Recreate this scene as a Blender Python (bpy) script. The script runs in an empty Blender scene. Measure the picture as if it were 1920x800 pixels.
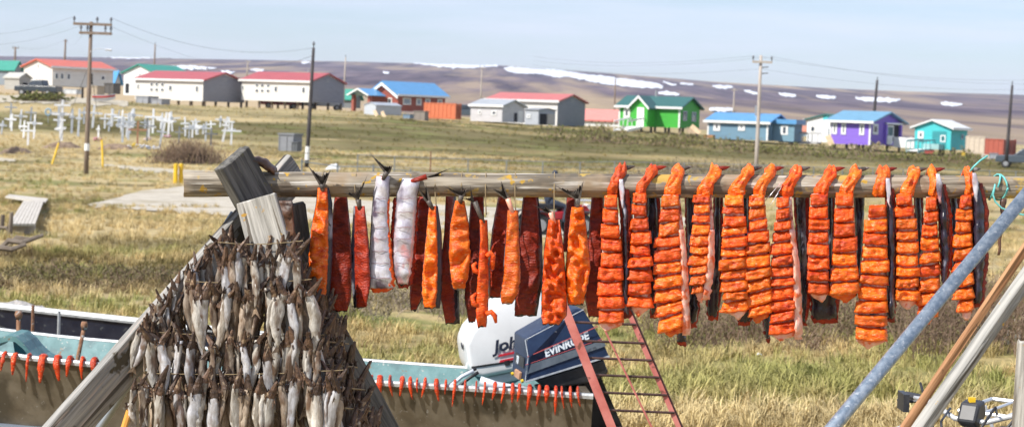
import bpy, bmesh, math, random
from mathutils import Vector, Matrix, noise as mnoise

# ------------------------------------------------------------------ camera, sky, sun, exposure
scene = bpy.context.scene
col = scene.collection
R = math.radians
FPX = 3200.0                      # focal length in photograph pixels (1920 wide)
CAM = Vector((0, 0, 2.5))
PITCH = math.atan(180 / FPX)
ROLL = 0.035
_r0 = Vector((1, 0, 0)); _f = Vector((0, math.cos(PITCH), -math.sin(PITCH))); _u0 = Vector((0, math.sin(PITCH), math.cos(PITCH)))
AX_R = _r0 * math.cos(ROLL) + _u0 * math.sin(ROLL)
AX_U = _u0 * math.cos(ROLL) - _r0 * math.sin(ROLL)
cam = bpy.data.cameras.new('camera'); camo = bpy.data.objects.new('camera', cam); col.objects.link(camo)
m = Matrix.Identity(4)
for i in range(3):
    m[i][0] = AX_R[i]; m[i][1] = AX_U[i]; m[i][2] = -_f[i]; m[i][3] = CAM[i]
camo.matrix_world = m
cam.sensor_width = 36.0; cam.lens = 36.0 * FPX / 1920.0; cam.clip_start = 0.1; cam.clip_end = 30000
cam.dof.use_dof = True; cam.dof.focus_distance = 6.75; cam.dof.aperture_fstop = 6.5
scene.camera = camo

TO_SUN = Vector((-0.60, -0.46, 0.72)).normalized()
SUN_EL = math.asin(TO_SUN.z); SUN_AZ = math.atan2(TO_SUN.x, TO_SUN.y)
world = bpy.data.worlds.new('World'); scene.world = world; world.use_nodes = True
wn = world.node_tree.nodes; wl = world.node_tree.links
sky = wn.new('ShaderNodeTexSky'); sky.sky_type = 'NISHITA'; sky.sun_disc = False
sky.sun_elevation = SUN_EL; sky.sun_rotation = SUN_AZ; sky.air_density = 1.0; sky.dust_density = 0.2; sky.ozone_density = 6.0
bg = wn['Background']; bg.inputs['Strength'].default_value = 0.105
# thin high veil of cloud, spread evenly over the whole sky
wtc = wn.new('ShaderNodeTexCoord'); wmap = wn.new('ShaderNodeMapping'); wmap.inputs['Scale'].default_value = (1.6, 1.6, 16.0)
wno = wn.new('ShaderNodeTexNoise'); wno.inputs['Scale'].default_value = 2.6; wno.inputs['Detail'].default_value = 7; wno.inputs['Roughness'].default_value = 0.55
wra = wn.new('ShaderNodeMapRange'); wra.inputs['From Min'].default_value = 0.42; wra.inputs['From Max'].default_value = 0.75; wra.inputs['To Min'].default_value = 0.34; wra.inputs['To Max'].default_value = 0.80
wmx = wn.new('ShaderNodeMix'); wmx.data_type = 'RGBA'; wmx.inputs[7].default_value = (7.2, 7.6, 9.2, 1)
wl.new(wtc.outputs['Generated'], wmap.inputs['Vector']); wl.new(wmap.outputs['Vector'], wno.inputs['Vector'])
wl.new(wno.outputs['Fac'], wra.inputs['Value']); wl.new(wra.outputs['Result'], wmx.inputs[0])
wl.new(sky.outputs['Color'], wmx.inputs[6]); wl.new(wmx.outputs[2], bg.inputs['Color'])
sl = bpy.data.lights.new('sun', 'SUN'); sl.energy = 5.0; sl.angle = R(0.5); sl.color = (1.0, 0.955, 0.88)
so = bpy.data.objects.new('sun', sl); col.objects.link(so); so.rotation_euler = TO_SUN.to_track_quat('Z', 'Y').to_euler(); so.location = (-30, -20, 40)
scene.view_settings.view_transform = 'Standard'; scene.view_settings.look = 'None'
scene.view_settings.exposure = 0.33; scene.view_settings.gamma = 1.0
scene.render.engine = 'CYCLES'
scene.cycles.use_denoising = True
scene.cycles.max_bounces = 6; scene.cycles.transparent_max_bounces = 6; scene.cycles.volume_bounces = 0
scene.cycles.caustics_reflective = False; scene.cycles.caustics_refractive = False
scene.cycles.sample_clamp_indirect = 6.0

# ------------------------------------------------------------------ pixel helpers (photograph pixels -> world)
def ray(px, py):
    return AX_R * ((px - 960) / FPX) + AX_U * (-(py - 400) / FPX) + _f
def P(px, py, Y):
    d = ray(px, py); return CAM + d * (Y / d.y)
def lerp(a, b, t): return a + (b - a) * t
def sm(a, b, x):
    t = min(1.0, max(0.0, (x - a) / (b - a))); return t * t * (3 - 2 * t)
def interp(tab, x):
    if x <= tab[0][0]: return tab[0][1]
    for (a, va), (b, vb) in zip(tab, tab[1:]):
        if x <= b: return va + (vb - va) * (x - a) / (b - a)
    return tab[-1][1]
LEVEL = [(-0.9, 4.0), (-0.28, 3.1), (-0.19, 2.5), (-0.075, 2.5), (0, 1.9), (0.09, 1.35), (0.14, 0.75), (0.21, 0.45), (0.25, 0.25), (0.29, 0.1), (0.9, -0.6)]
def h(x, Y):
    a = x / max(Y, 8.0)
    z = -1.0 * sm(20, 65, Y)
    z += (interp(LEVEL, a) + 1.0) * sm(92, 200, Y)
    z += 0.05 * mnoise.noise(Vector((x * .35, Y * .35, 1.0))) * sm(8, 16, Y) + 0.14 * mnoise.noise(Vector((x * .07, Y * .06, 4.0))) * sm(30, 60, Y)
    return z
def G(px, py, lift=0.0):
    """where the sight line through a photo pixel meets the ground"""
    d = ray(px, py); t = 5.0
    while t < 600:
        p = CAM + d * t
        if p.z < h(p.x, p.y) + lift:
            a, b = t - max(0.05, t * .01), t
            for _ in range(18):
                c = (a + b) / 2; q = CAM + d * c
                if q.z < h(q.x, q.y) + lift: b = c
                else: a = c
            return CAM + d * b
        t += max(0.05, t * .01)
    return CAM + d * 600
def colx(px, Y, z):
    dz = z - CAM.z; cp, sp, cr, sr = math.cos(PITCH), math.sin(PITCH), math.cos(ROLL), math.sin(ROLL)
    return ((px - 960) / FPX * (Y * cp - dz * sp) - (Y * sp + dz * cp) * sr) / cr
def GB(px, Y, lift=0.0):
    z = 0.0
    for _ in range(4):
        x = colx(px, Y, z); z = h(x, Y) + lift
    return Vector((x, Y, z))
def nz(x, y=0.0, z=0.0): return mnoise.noise(Vector((x, y, z)))

# ------------------------------------------------------------------ mesh helpers
class MB:
    def __init__(s): s.v = []; s.f = []; s.mi = []; s.cur = 0
    def add(s, v, f):
        o = len(s.v); s.v += [Vector(p) for p in v]; s.f += [tuple(i + o for i in q) for q in f]; s.mi += [s.cur] * len(f); return s
    def box(s, o, a, b, c):
        """box from corner o with edge vectors a, b, c"""
        o, a, b, c = map(Vector, (o, a, b, c))
        v = [o, o + a, o + a + b, o + b, o + c, o + a + c, o + a + b + c, o + b + c]
        f = [(0, 3, 2, 1), (4, 5, 6, 7), (0, 1, 5, 4), (1, 2, 6, 5), (2, 3, 7, 6), (3, 0, 4, 7)]
        if a.cross(b).dot(c) < 0: f = [q[::-1] for q in f]
        return s.add(v, f)
    def cbox(s, c, a, b, d):
        c, a, b, d = map(Vector, (c, a, b, d)); return s.box(c - (a + b + d) / 2, a, b, d)
    def loft(s, rings, caps=True, closed=True):
        n = len(rings[0]); v = [p for r in rings for p in r]; f = []
        for j in range(len(rings) - 1):
            for i in range(n if closed else n - 1):
                k = (i + 1) % n; f.append((j * n + i, j * n + k, (j + 1) * n + k, (j + 1) * n + i))
        if caps and closed:
            f.append(tuple(range(n))[::-1]); f.append(tuple((len(rings) - 1) * n + i for i in range(n)))
        return s.add(v, f)
    def tube(s, pts, rad, n=8):
        pts = [Vector(p) for p in pts]; rings = []
        rads = rad if isinstance(rad, (list, tuple)) else [rad] * len(pts)
        up = None
        for i, p in enumerate(pts):
            t = (pts[min(i + 1, len(pts) - 1)] - pts[max(i - 1, 0)]).normalized()
            if up is None:
                up = Vector((0, 0, 1)) if abs(t.z) < .9 else Vector((1, 0, 0))
            a = t.cross(up).normalized(); b = a.cross(t).normalized(); up = b
            rings.append([p + (a * math.cos(2 * math.pi * k / n) + b * math.sin(2 * math.pi * k / n)) * rads[i] for k in range(n)])
        return s.loft(rings)
    def prism(s, poly, d):
        """polygon (list of points) extruded by vector d"""
        d = Vector(d); n = len(poly); poly = [Vector(p) for p in poly]
        f = [tuple(range(n)), tuple(range(n, 2 * n))[::-1]] + [(i, i + n, (i + 1) % n + n, (i + 1) % n) for i in range(n)]
        nn = Vector((0, 0, 0))
        for i in range(n): nn += poly[i].cross(poly[(i + 1) % n])
        if nn.dot(d) > 0: f = [q[::-1] for q in f]
        return s.add(poly + [p + d for p in poly], f)
    def mesh(s, name, off=None, mats=(), smooth=False):
        me = bpy.data.meshes.new(name)
        v = [(p - off) if off is not None else p for p in s.v]
        me.from_pydata([tuple(p) for p in v], [], s.f); 
        for mt in mats: me.materials.append(mt)
        if any(s.mi): me.polygons.foreach_set('material_index', s.mi)
        if smooth: me.polygons.foreach_set('use_smooth', [True] * len(me.polygons))
        me.update(); return me

def link(o): col.objects.link(o); return o
def tag(o, label=None, cat=None, group=None, kind=None):
    for k, v in (('label', label), ('category', cat), ('group', group), ('kind', kind)):
        if v: o[k] = v
    return o
def bevel(o, w, seg=2, ang=40):
    b = o.modifiers.new('bevel', 'BEVEL'); b.width = w; b.segments = seg; b.limit_method = 'ANGLE'; b.angle_limit = R(ang); return o
class T:
    """a thing: an Empty at its base that parents its parts"""
    def __init__(s, name, label, cat, loc, group=None):
        s.O = Vector(loc); s.o = link(bpy.data.objects.new(name, None)); s.o.location = s.O; s.o.empty_display_size = .1
        tag(s.o, label, cat, group)
    def part(s, name, mb, mt, parent=None, smooth=False, label=None):
        mats = mt if isinstance(mt, (list, tuple)) else (mt,)
        o = link(bpy.data.objects.new(name, mb.mesh(name, s.O, mats, smooth))); o.parent = parent or s.o
        if label: o['label'] = label
        return o
    def share(s, name, me, mt_loc, parent=None):
        o = link(bpy.data.objects.new(name, me)); o.parent = parent or s.o; o.matrix_local = mt_loc; return o
def single(name, mb, mt, label=None, cat=None, group=None, kind=None, smooth=False, loc=None):
    mats = mt if isinstance(mt, (list, tuple)) else (mt,)
    off = Vector(loc) if loc is not None else None
    o = link(bpy.data.objects.new(name, mb.mesh(name, off, mats, smooth)))
    if off is not None: o.location = off
    return tag(o, label, cat, group, kind)
ORD = 'first second third fourth fifth sixth seventh eighth ninth tenth eleventh twelfth thirteenth fourteenth fifteenth sixteenth seventeenth eighteenth nineteenth twentieth'.split()
def ordn(i):
    n = i + 1
    if n <= 20: return ORD[i]
    tens = ('', '', 'twent', 'thirt', 'fort', 'fift', 'sixt', 'sevent')[n // 10]
    return tens + 'ieth' if n % 10 == 0 else tens + 'y-' + ORD[n % 10 - 1]

# ------------------------------------------------------------------ materials
def mat(name, c1, c2=None, sc=4.0, rough=.6, metal=0.0, bump=0.0, bsc=None, st=(1, 1, 1), spots=(), sss=0.0, rnd=0.0, lo=.38, hi=.62, spec=.5, coat=0.0, bdist=.01, rot=(0, 0, 0), det=6, rrough=0.0):
    m = bpy.data.materials.new(name); m.use_nodes = True
    n = m.node_tree.nodes; l = m.node_tree.links; b = n['Principled BSDF']
    tc = n.new('ShaderNodeTexCoord'); mp = n.new('ShaderNodeMapping'); mp.inputs['Scale'].default_value = st; mp.inputs['Rotation'].default_value = rot
    l.new(tc.outputs['Object'], mp.inputs['Vector'])
    oi = n.new('ShaderNodeObjectInfo')
    off = n.new('ShaderNodeVectorMath'); off.operation = 'MULTIPLY_ADD'
    l.new(oi.outputs['Random'], off.inputs[0]); off.inputs[1].default_value = (17, 31, 23); l.new(mp.outputs['Vector'], off.inputs[2])
    vec = off.outputs['Vector']
    no = n.new('ShaderNodeTexNoise'); no.inputs['Scale'].default_value = sc; no.inputs['Detail'].default_value = det; no.inputs['Roughness'].default_value = .6
    l.new(vec, no.inputs['Vector'])
    ra = n.new('ShaderNodeMapRange'); ra.inputs['From Min'].default_value = lo; ra.inputs['From Max'].default_value = hi
    l.new(no.outputs['Fac'], ra.inputs['Value'])
    mx = n.new('ShaderNodeMix'); mx.data_type = 'RGBA'; mx.inputs[6].default_value = (*c1, 1); mx.inputs[7].default_value = (*(c2 or c1), 1)
    l.new(ra.outputs['Result'], mx.inputs[0]); out = mx.outputs[2]
    for (cs, ss, thr, soft, *iso) in spots:
        n2 = n.new('ShaderNodeTexNoise'); n2.inputs['Scale'].default_value = ss; n2.inputs['Detail'].default_value = 5
        o2 = n.new('ShaderNodeVectorMath'); o2.operation = 'ADD'; o2.inputs[1].default_value = (ss * 3.1, 5.7, ss)
        l.new(tc.outputs['Object'] if iso else vec, o2.inputs[0]); l.new(o2.outputs['Vector'], n2.inputs['Vector'])
        r2 = n.new('ShaderNodeMapRange'); r2.inputs['From Min'].default_value = thr; r2.inputs['From Max'].default_value = thr + soft
        l.new(n2.outputs['Fac'], r2.inputs['Value'])
        m2 = n.new('ShaderNodeMix'); m2.data_type = 'RGBA'; m2.inputs[7].default_value = (*cs, 1)
        l.new(r2.outputs['Result'], m2.inputs[0]); l.new(out, m2.inputs[6]); out = m2.outputs[2]
    if rnd:
        hs = n.new('ShaderNodeHueSaturation'); r3 = n.new('ShaderNodeMapRange')
        r3.inputs['To Min'].default_value = 1 - rnd; r3.inputs['To Max'].default_value = 1 + rnd
        l.new(oi.outputs['Random'], r3.inputs['Value']); l.new(r3.outputs['Result'], hs.inputs['Value']); l.new(out, hs.inputs['Color']); out = hs.outputs['Color']
    l.new(out, b.inputs['Base Color'])
    b.inputs['Roughness'].default_value = rough; b.inputs['Metallic'].default_value = metal
    b.inputs['Specular IOR Level'].default_value = spec; b.inputs['Coat Weight'].default_value = coat
    if rrough:
        rr = n.new('ShaderNodeMapRange'); rr.inputs['To Min'].default_value = rough - rrough; rr.inputs['To Max'].default_value = rough + rrough
        l.new(no.outputs['Fac'], rr.inputs['Value']); l.new(rr.outputs['Result'], b.inputs['Roughness'])
    if sss:
        b.inputs['Subsurface Weight'].default_value = sss; b.inputs['Subsurface Radius'].default_value = (1, .25, .1); b.inputs['Subsurface Scale'].default_value = .012
    if bump:
        bn = n.new('ShaderNodeTexNoise'); bn.inputs['Scale'].default_value = bsc or sc * 3; bn.inputs['Detail'].default_value = 5
        l.new(vec, bn.inputs['Vector'])
        bp = n.new('ShaderNodeBump'); bp.inputs['Strength'].default_value = bump; bp.inputs['Distance'].default_value = bdist
        l.new(bn.outputs['Fac'], bp.inputs['Height']); l.new(bp.outputs['Normal'], b.inputs['Normal'])
    return m
# ------------------------------------------------------------------ terrain
def ground_group():
    g = bpy.data.node_groups.new('tundra_colour', 'ShaderNodeTree')
    g.interface.new_socket('Color', in_out='OUTPUT', socket_type='NodeSocketColor')
    g.interface.new_socket('Fine', in_out='OUTPUT', socket_type='NodeSocketFloat')
    n = g.nodes; l = g.links; out = n.new('NodeGroupOutput')
    ge = n.new('ShaderNodeNewGeometry'); sx = n.new('ShaderNodeSeparateXYZ'); l.new(ge.outputs['Position'], sx.inputs[0])
    def math_(op, a, b=None):
        q = n.new('ShaderNodeMath'); q.operation = op
        for i, v in ((0, a), (1, b)):
            if v is None: continue
            if isinstance(v, (int, float)): q.inputs[i].default_value = v
            else: l.new(v, q.inputs[i])
        return q.outputs[0]
    def noise_(scale, det=4, mp=(1, 1, 1)):
        m_ = n.new('ShaderNodeMapping'); m_.inputs['Scale'].default_value = mp; l.new(ge.outputs['Position'], m_.inputs['Vector'])
        q = n.new('ShaderNodeTexNoise'); q.inputs['Scale'].default_value = scale; q.inputs['Detail'].default_value = det; l.new(m_.outputs['Vector'], q.inputs['Vector']); return q.outputs['Fac']
    def range_(v, a, b, c=0., d=1.):
        q = n.new('ShaderNodeMapRange'); q.inputs['From Min'].default_value = a; q.inputs['From Max'].default_value = b; q.inputs['To Min'].default_value = c; q.inputs['To Max'].default_value = d
        l.new(v, q.inputs['Value']); return q.outputs['Result']
    def mix_(f, a, b):
        q = n.new('ShaderNodeMix'); q.data_type = 'RGBA'; l.new(f, q.inputs[0])
        for i, v in ((6, a), (7, b)):
            if isinstance(v, tuple): q.inputs[i].default_value = (*v, 1)
            else: l.new(v, q.inputs[i])
        return q.outputs[2]
    big = noise_(.16, 3, (.5, 1, 1)); med = noise_(.75, 4, (.6, 1, 1)); fine = noise_(4.0, 5)
    far = noise_(.045, 4, (.35, 1.3, 1))
    Y = math_('MAXIMUM', sx.outputs['Y'], 5.0)
    ye = math_('MULTIPLY', Y, range_(math_('ADD', math_('MULTIPLY', big, .6), math_('MULTIPLY', med, .4)), .3, .7, .74, 1.26))
    t = math_('DIVIDE', math_('SUBTRACT', math_('LOGARITHM', ye, math.e), 2.3026), 3.4012)
    rp = n.new('ShaderNodeValToRGB'); l.new(t, rp.inputs[0])
    straw = (.46, .35, .165); straw2 = (.54, .43, .225); green = (.225, .235, .07); olive = (.155, .125, .045); brown = (.16, .11, .055); tund = (.110, .098, .026)
    stops = [(10, straw), (14.3, straw2), (15.4, (.29, .265, .095)), (16.8, (.27, .26, .085)), (17.8, straw), (19.0, straw), (19.8, (.255, .25, .078)), (21.2, green), (22.3, straw2), (24.5, brown), (25.6, olive), (26.8, olive), (28.5, straw), (40, straw2), (58, straw), (82, straw2), (98, straw2), (112, straw), (124, tund), (150, tund), (176, tund), (188, straw), (230, straw2)]
    e = rp.color_ramp.elements
    for i, (yy, c) in enumerate(stops):
        p = max(0, min(1, (math.log(yy) - 2.3026) / 3.4012))
        el = e[i] if i < 2 else e.new(p)
        el.position = p; el.color = (*c, 1)
    c = rp.outputs['Color']
    # straw strewn everywhere, patchy
    c = mix_(math_('MULTIPLY', range_(med, .52, .66, 0, .7), range_(Y, 140, 105, .35, 1)), c, straw)
    c = mix_(math_('MULTIPLY', range_(noise_(.21, 5, (.5, 1, 1)), .50, .60, 0, .85), range_(Y, 16, 30, .35, 1)), c, (.20, .165, .07))
    c = mix_(range_(noise_(1.6, 4), .56, .70, 0, .55), c, brown)
    c = mix_(range_(noise_(.33, 4, (.7, 1, 1)), .54, .66, 0, .75), c, green)
    # far cemetery slope on the left is grassier
    c = mix_(math_('MULTIPLY', range_(Y, 105, 125), math_('MULTIPLY', range_(sx.outputs['X'], -12, -24), range_(far, .40, .58))), c, straw2)
    c = mix_(math_('MULTIPLY', range_(Y, 100, 120), range_(far, .55, .68, 0, .7)), c, straw)
    hs = n.new('ShaderNodeHueSaturation'); l.new(c, hs.inputs['Color']); l.new(range_(fine, .25, .75, .78, 1.18), hs.inputs['Value'])
    l.new(hs.outputs['Color'], out.inputs['Color']); l.new(fine, out.inputs['Fine'])
    return g
GG = ground_group()
def ground_mat(name, val=1.0, sat=1.0, bump=.6, blade=False):
    m = bpy.data.materials.new(name); m.use_nodes = True; n = m.node_tree.nodes; l = m.node_tree.links; b = n['Principled BSDF']
    g = n.new('ShaderNodeGroup'); g.node_tree = GG; hs = n.new('ShaderNodeHueSaturation'); hs.inputs['Value'].default_value = val; hs.inputs['Saturation'].default_value = sat
    l.new(g.outputs['Color'], hs.inputs['Color']); l.new(hs.outputs['Color'], b.inputs['Base Color'])
    b.inputs['Roughness'].default_value = .8; b.inputs['Specular IOR Level'].default_value = .15
    if blade:
        oi = n.new('ShaderNodeObjectInfo'); r = n.new('ShaderNodeMapRange'); r.inputs['To Min'].default_value = .82 * val; r.inputs['To Max'].default_value = 1.28 * val
        l.new(oi.outputs['Random'], r.inputs['Value']); l.new(r.outputs['Result'], hs.inputs['Value'])
    else:
        bp = n.new('ShaderNodeBump'); bp.inputs['Strength'].default_value = bump; bp.inputs['Distance'].default_value = .15
        l.new(g.outputs['Fine'], bp.inputs['Height']); l.new(bp.outputs['Normal'], b.inputs['Normal'])
    return m
M_ground = ground_mat('tundra_ground', .85); M_blade = ground_mat('grass_blades', 1.12, 1.0, blade=True)

ys = [-25, -12, -4, 0, 3, 6]; y = 6.0
while y < 470: y *= 1.028; ys.append(y)
A = [-2.2, -1.5, -1.0, -.7, -.5] + [-.42 + .84 * i / 110 for i in range(111)] + [.5, .7, 1.0, 1.5, 2.2]
mb = MB(); v = []; f = []
for yy in ys:
    for a in A:
        x = a * (max(yy, 0) + 12); v.append((x, yy, h(x, yy) if yy > 0 else 0.0))
nA = len(A)
for j in range(len(ys) - 1):
    for i in range(nA - 1): f.append((j * nA + i, j * nA + i + 1, (j + 1) * nA + i + 1, (j + 1) * nA + i))
mb.add(v, f); single('ground', mb, M_ground, kind='structure', smooth=True)

RIDGE = [(-1.6, 85), (-.32, 90), (-.24, 97), (-.11, 105), (-.01, 110), (.05, 102), (.11, 93), (.17, 90), (.23, 87), (.30, 88), (.5, 80), (1.6, 70)]
def hill(x, Y):
    a = x / Y; base = interp(LEVEL, a) - 1.2
    s = min(1.0, max(0.0, (Y - 330) / 3270.0))
    sh = .30 * s + .70 * (s ** 1.35)
    z = base + (interp(RIDGE, a)) * sh
    k = sm(500, 1500, Y) * (1 - .75 * sm(3000, 3600, Y))
    z += k * (4.0 * nz(x / 420, Y / 520, 2) + 1.6 * nz(x / 130, Y / 170, 7))
    z += 1.3 * nz(a * 9, 3.3) * sm(3000, 3600, Y)
    if Y > 3600: z -= (Y - 3600) * .12
    return z
ys = []; y = 330.0
while y < 5200: ys.append(y); y *= 1.022
A = [-1.6, -1.1, -.7, -.5] + [-.40 + .80 * i / 150 for i in range(151)] + [.5, .7, 1.1, 1.6]
v = []; f = []; nA = len(A)
for yy in ys:
    for a in A: v.append((a * yy, yy, hill(a * yy, yy)))
for j in range(len(ys) - 1):
    for i in range(nA - 1): f.append((j * nA + i, j * nA + i + 1, (j + 1) * nA + i + 1, (j + 1) * nA + i))
def hill_mat():
    m = bpy.data.materials.new('heath_hills'); m.use_nodes = True; n = m.node_tree.nodes; l = m.node_tree.links; b = n['Principled BSDF']
    ge = n.new('ShaderNodeNewGeometry'); sx = n.new('ShaderNodeSeparateXYZ'); l.new(ge.outputs['Position'], sx.inputs[0])
    def nois(sc, mp, det=5):
        mm = n.new('ShaderNodeMapping'); mm.inputs['Scale'].default_value = mp; l.new(ge.outputs['Position'], mm.inputs['Vector'])
        q = n.new('ShaderNodeTexNoise'); q.inputs['Scale'].default_value = sc; q.inputs['Detail'].default_value = det; q.inputs['Roughness'].default_value = .62; l.new(mm.outputs['Vector'], q.inputs['Vector']); return q.outputs['Fac']
    def rng(v, a, b, c=0., d=1.):
        q = n.new('ShaderNodeMapRange'); q.inputs['From Min'].default_value = a; q.inputs['From Max'].default_value = b; q.inputs['To Min'].default_value = c; q.inputs['To Max'].default_value = d; l.new(v, q.inputs['Value']); return q.outputs['Result']
    def mx(f_, a, b_):
        q = n.new('ShaderNodeMix'); q.data_type = 'RGBA'; l.new(f_, q.inputs[0])
        for i, vv in ((6, a), (7, b_)):
            if isinstance(vv, tuple): q.inputs[i].default_value = (*vv, 1)
            else: l.new(vv, q.inputs[i])
        return q.outputs[2]
    def mul(a, b_, op='MULTIPLY'):
        q = n.new('ShaderNodeMath'); q.operation = op
        for i, vv in ((0, a), (1, b_)):
            if isinstance(vv, (int, float)): q.inputs[i].default_value = vv
            else: l.new(vv, q.inputs[i])
        return q.outputs[0]
    n1 = nois(.0045, (1, .09, 1)); n2 = nois(.012, (1, .08, 1)); n3 = nois(.03, (1, .07, 1))
    c = mx(rng(n3, .35, .65), (.048, .038, .058), (.17, .13, .15))
    c = mx(rng(n2, .50, .62, 0, .8), c, (.36, .27, .18))
    # dry grass on the near slopes and, to the right, along the crest
    fy = rng(sx.outputs['Y'], 1250, 650); 
    c = mx(mul(fy, rng(n1, .36, .52)), c, (.44, .335, .20))
    fr = mul(rng(sx.outputs['Y'], 2900, 3400), rng(sx.outputs['X'], 150, 500))
    c = mx(mul(fr, rng(n1, .42, .55)), c, (.42, .31, .20))
    l.new(c, b.inputs['Base Color']); b.inputs['Roughness'].default_value = .9; b.inputs['Specular IOR Level'].default_value = .1
    return m
mb = MB(); mb.add(v, f); single('hills', mb, hill_mat(), kind='structure', smooth=True)
M_snow = mat('old_snow', (.80, .82, .86), (.70, .73, .79), sc=.01, rough=.6)
def hill_hit(px, py):
    d = ray(px, py); t = 380.0
    while t < 3650:
        p = CAM + d * t
        if p.z < hill(p.x, p.y): return p
        t += 8.0
    p = CAM + d * 3600; return p
# snow drifts lying on the hillside: columns of (pixel x, upper row, lower row)
SNOW = [[(775, 119, 120), (790, 116, 122), (830, 114, 127), (870, 115, 129), (905, 117, 128), (933, 121, 125)],
        [(945, 128, 130), (958, 125, 138), (985, 124, 139), (1015, 128, 140), (1040, 131, 146), (1065, 134, 145), (1095, 140, 151), (1125, 142, 158), (1160, 147, 162), (1200, 152, 166), (1235, 157, 167), (1243, 163, 165)],
        [(1234, 175, 177), (1250, 172, 180), (1268, 176, 180), (1274, 179, 180)], [(1243, 153, 155), (1255, 156, 160), (1268, 160, 162)],
        [(1275, 156, 158), (1283, 156, 160), (1300, 158, 161)], [(1336, 161, 163), (1346, 160, 167), (1370, 161, 167), (1374, 164, 165)],
        [(1395, 170, 172), (1405, 170, 176), (1420, 175, 179)], [(1460, 175, 178), (1470, 175, 182), (1492, 178, 183)], [(1530, 180, 182), (1540, 179, 186), (1565, 181, 187), (1568, 184, 185)],
        [(1604, 184, 187), (1625, 183, 191), (1660, 184, 193), (1688, 187, 191)], [(1764, 193, 196), (1775, 192, 200), (1795, 194, 200), (1804, 197, 198)],
        [(322, 125, 127), (340, 123, 131), (365, 124, 132), (390, 127, 131), (405, 129, 130)], [(190, 106, 108), (215, 105, 110), (250, 106, 111), (300, 107, 110), (335, 108, 109)],
        [(565, 116, 118), (575, 116, 121), (582, 118, 120)], [(718, 136, 138), (725, 136, 140), (730, 138, 139)], [(415, 135, 137), (425, 134, 140), (440, 137, 139)], [(470, 131, 133), (482, 130, 136), (495, 132, 135)], [(1330, 208, 210), (1350, 206, 212), (1375, 208, 211)]]
for k, pts in enumerate(SNOW):
    mb = MB(); rings = []
    x = pts[0][0]; top = [(a, b) for a, b, c in pts]; bot = [(a, c) for a, b, c in pts]
    n = max(10, int((pts[-1][0] - x) / 1.5))
    for i in range(n + 1):
        xx = lerp(x, pts[-1][0], i / n); a = interp(top, xx) + 2.2 * nz(xx * .13, k) + 1.4 * nz(xx * .5, k); b = interp(bot, xx) + 2.6 * nz(xx * .11, k + 40) + 1.6 * nz(xx * .45, k + 9)
        b = max(b, a + .15)
        ring = []
        for q in range(4):
            p = hill_hit(xx, lerp(a, b, q / 3)); p = Vector((p.x, p.y, hill(p.x, p.y) + (1.6 if q in (1, 2) else .6))); ring.append(p)
        rings.append(ring)
    mb.loft(rings, caps=False, closed=False); single('snow_patch', mb, M_snow, kind='structure', smooth=True)

# ------------------------------------------------------------------ gravel, paths
M_gravel = mat('pale_gravel', (.38, .335, .26), (.54, .49, .40), sc=1.6, rough=.9, bump=.5, bsc=14, spots=(((.36, .31, .22), .5, .55, .1),))
M_track = mat('dirt_track', (.40, .35, .26), (.5, .45, .34), sc=1.2, rough=.9, bump=.4, bsc=10)
def drape(name, top, bot, mt, lift=.03, nx=150, ny=6, edge=3.0):
    mb = MB(); rings = []; poly = []
    for i in range(nx + 1):
        xx = lerp(top[0][0], top[-1][0], i / nx); a = interp(top, xx) + edge * (.5 * nz(xx * .04, 1) + .5 * nz(xx * .17, 2)); b = interp(bot, xx) + edge * (1.6 * nz(xx * .03, 9) + 1.1 * nz(xx * .14, 4)); b = max(b, a + .5)
        rings.append([G(xx, lerp(a, b, q / ny), lift) for q in range(ny + 1)])
    mb.loft(rings, caps=False, closed=False); single(name, mb, mt, kind='structure', smooth=True)
    return [r[0].xy for r in rings] + [r[-1].xy for r in rings[::-1]]
POLYS = [drape('gravel_lot', [(165, 382), (215, 372), (260, 358), (345, 349), (470, 356), (620, 372), (800, 382), (1000, 392), (1300, 408)],
               [(165, 385), (240, 391), (330, 397), (430, 405), (600, 415), (800, 428), (1000, 446), (1200, 450), (1300, 420)], M_gravel),
         drape('gravel_path', [(195, 307), (250, 312), (345, 318), (420, 322)], [(195, 311), (250, 318), (345, 329), (420, 334)], M_track),
         drape('gravel_path', [(-40, 294), (0, 295), (30, 298)], [(-40, 300), (0, 302), (30, 303)], M_track),
         drape('gravel_path', [(1800, 607), (1860, 590), (1990, 585)], [(1800, 612), (1860, 640), (1990, 660)], M_track),
         drape('dirt_yard', [(-40, 178), (60, 179), (190, 184), (240, 190)], [(-40, 192), (60, 192), (190, 196), (240, 200)], M_track, lift=.06),
         drape('dirt_yard', [(1840, 283), (1980, 290)], [(1840, 296), (1980, 303)], M_track, lift=.06)]
_BB = {}
def inside(p, poly):
    k = id(poly)
    if k not in _BB: _BB[k] = (min(q[0] for q in poly), max(q[0] for q in poly), min(q[1] for q in poly), max(q[1] for q in poly))
    b = _BB[k]
    if p[0] < b[0] or p[0] > b[1] or p[1] < b[2] or p[1] > b[3]: return False
    c = False; j = len(poly) - 1
    for i in range(len(poly)):
        if (poly[i][1] > p[1]) != (poly[j][1] > p[1]) and p[0] < (poly[j][0] - poly[i][0]) * (p[1] - poly[i][1]) / (poly[j][1] - poly[i][1]) + poly[i][0]: c = not c
        j = i
    return c

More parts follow.
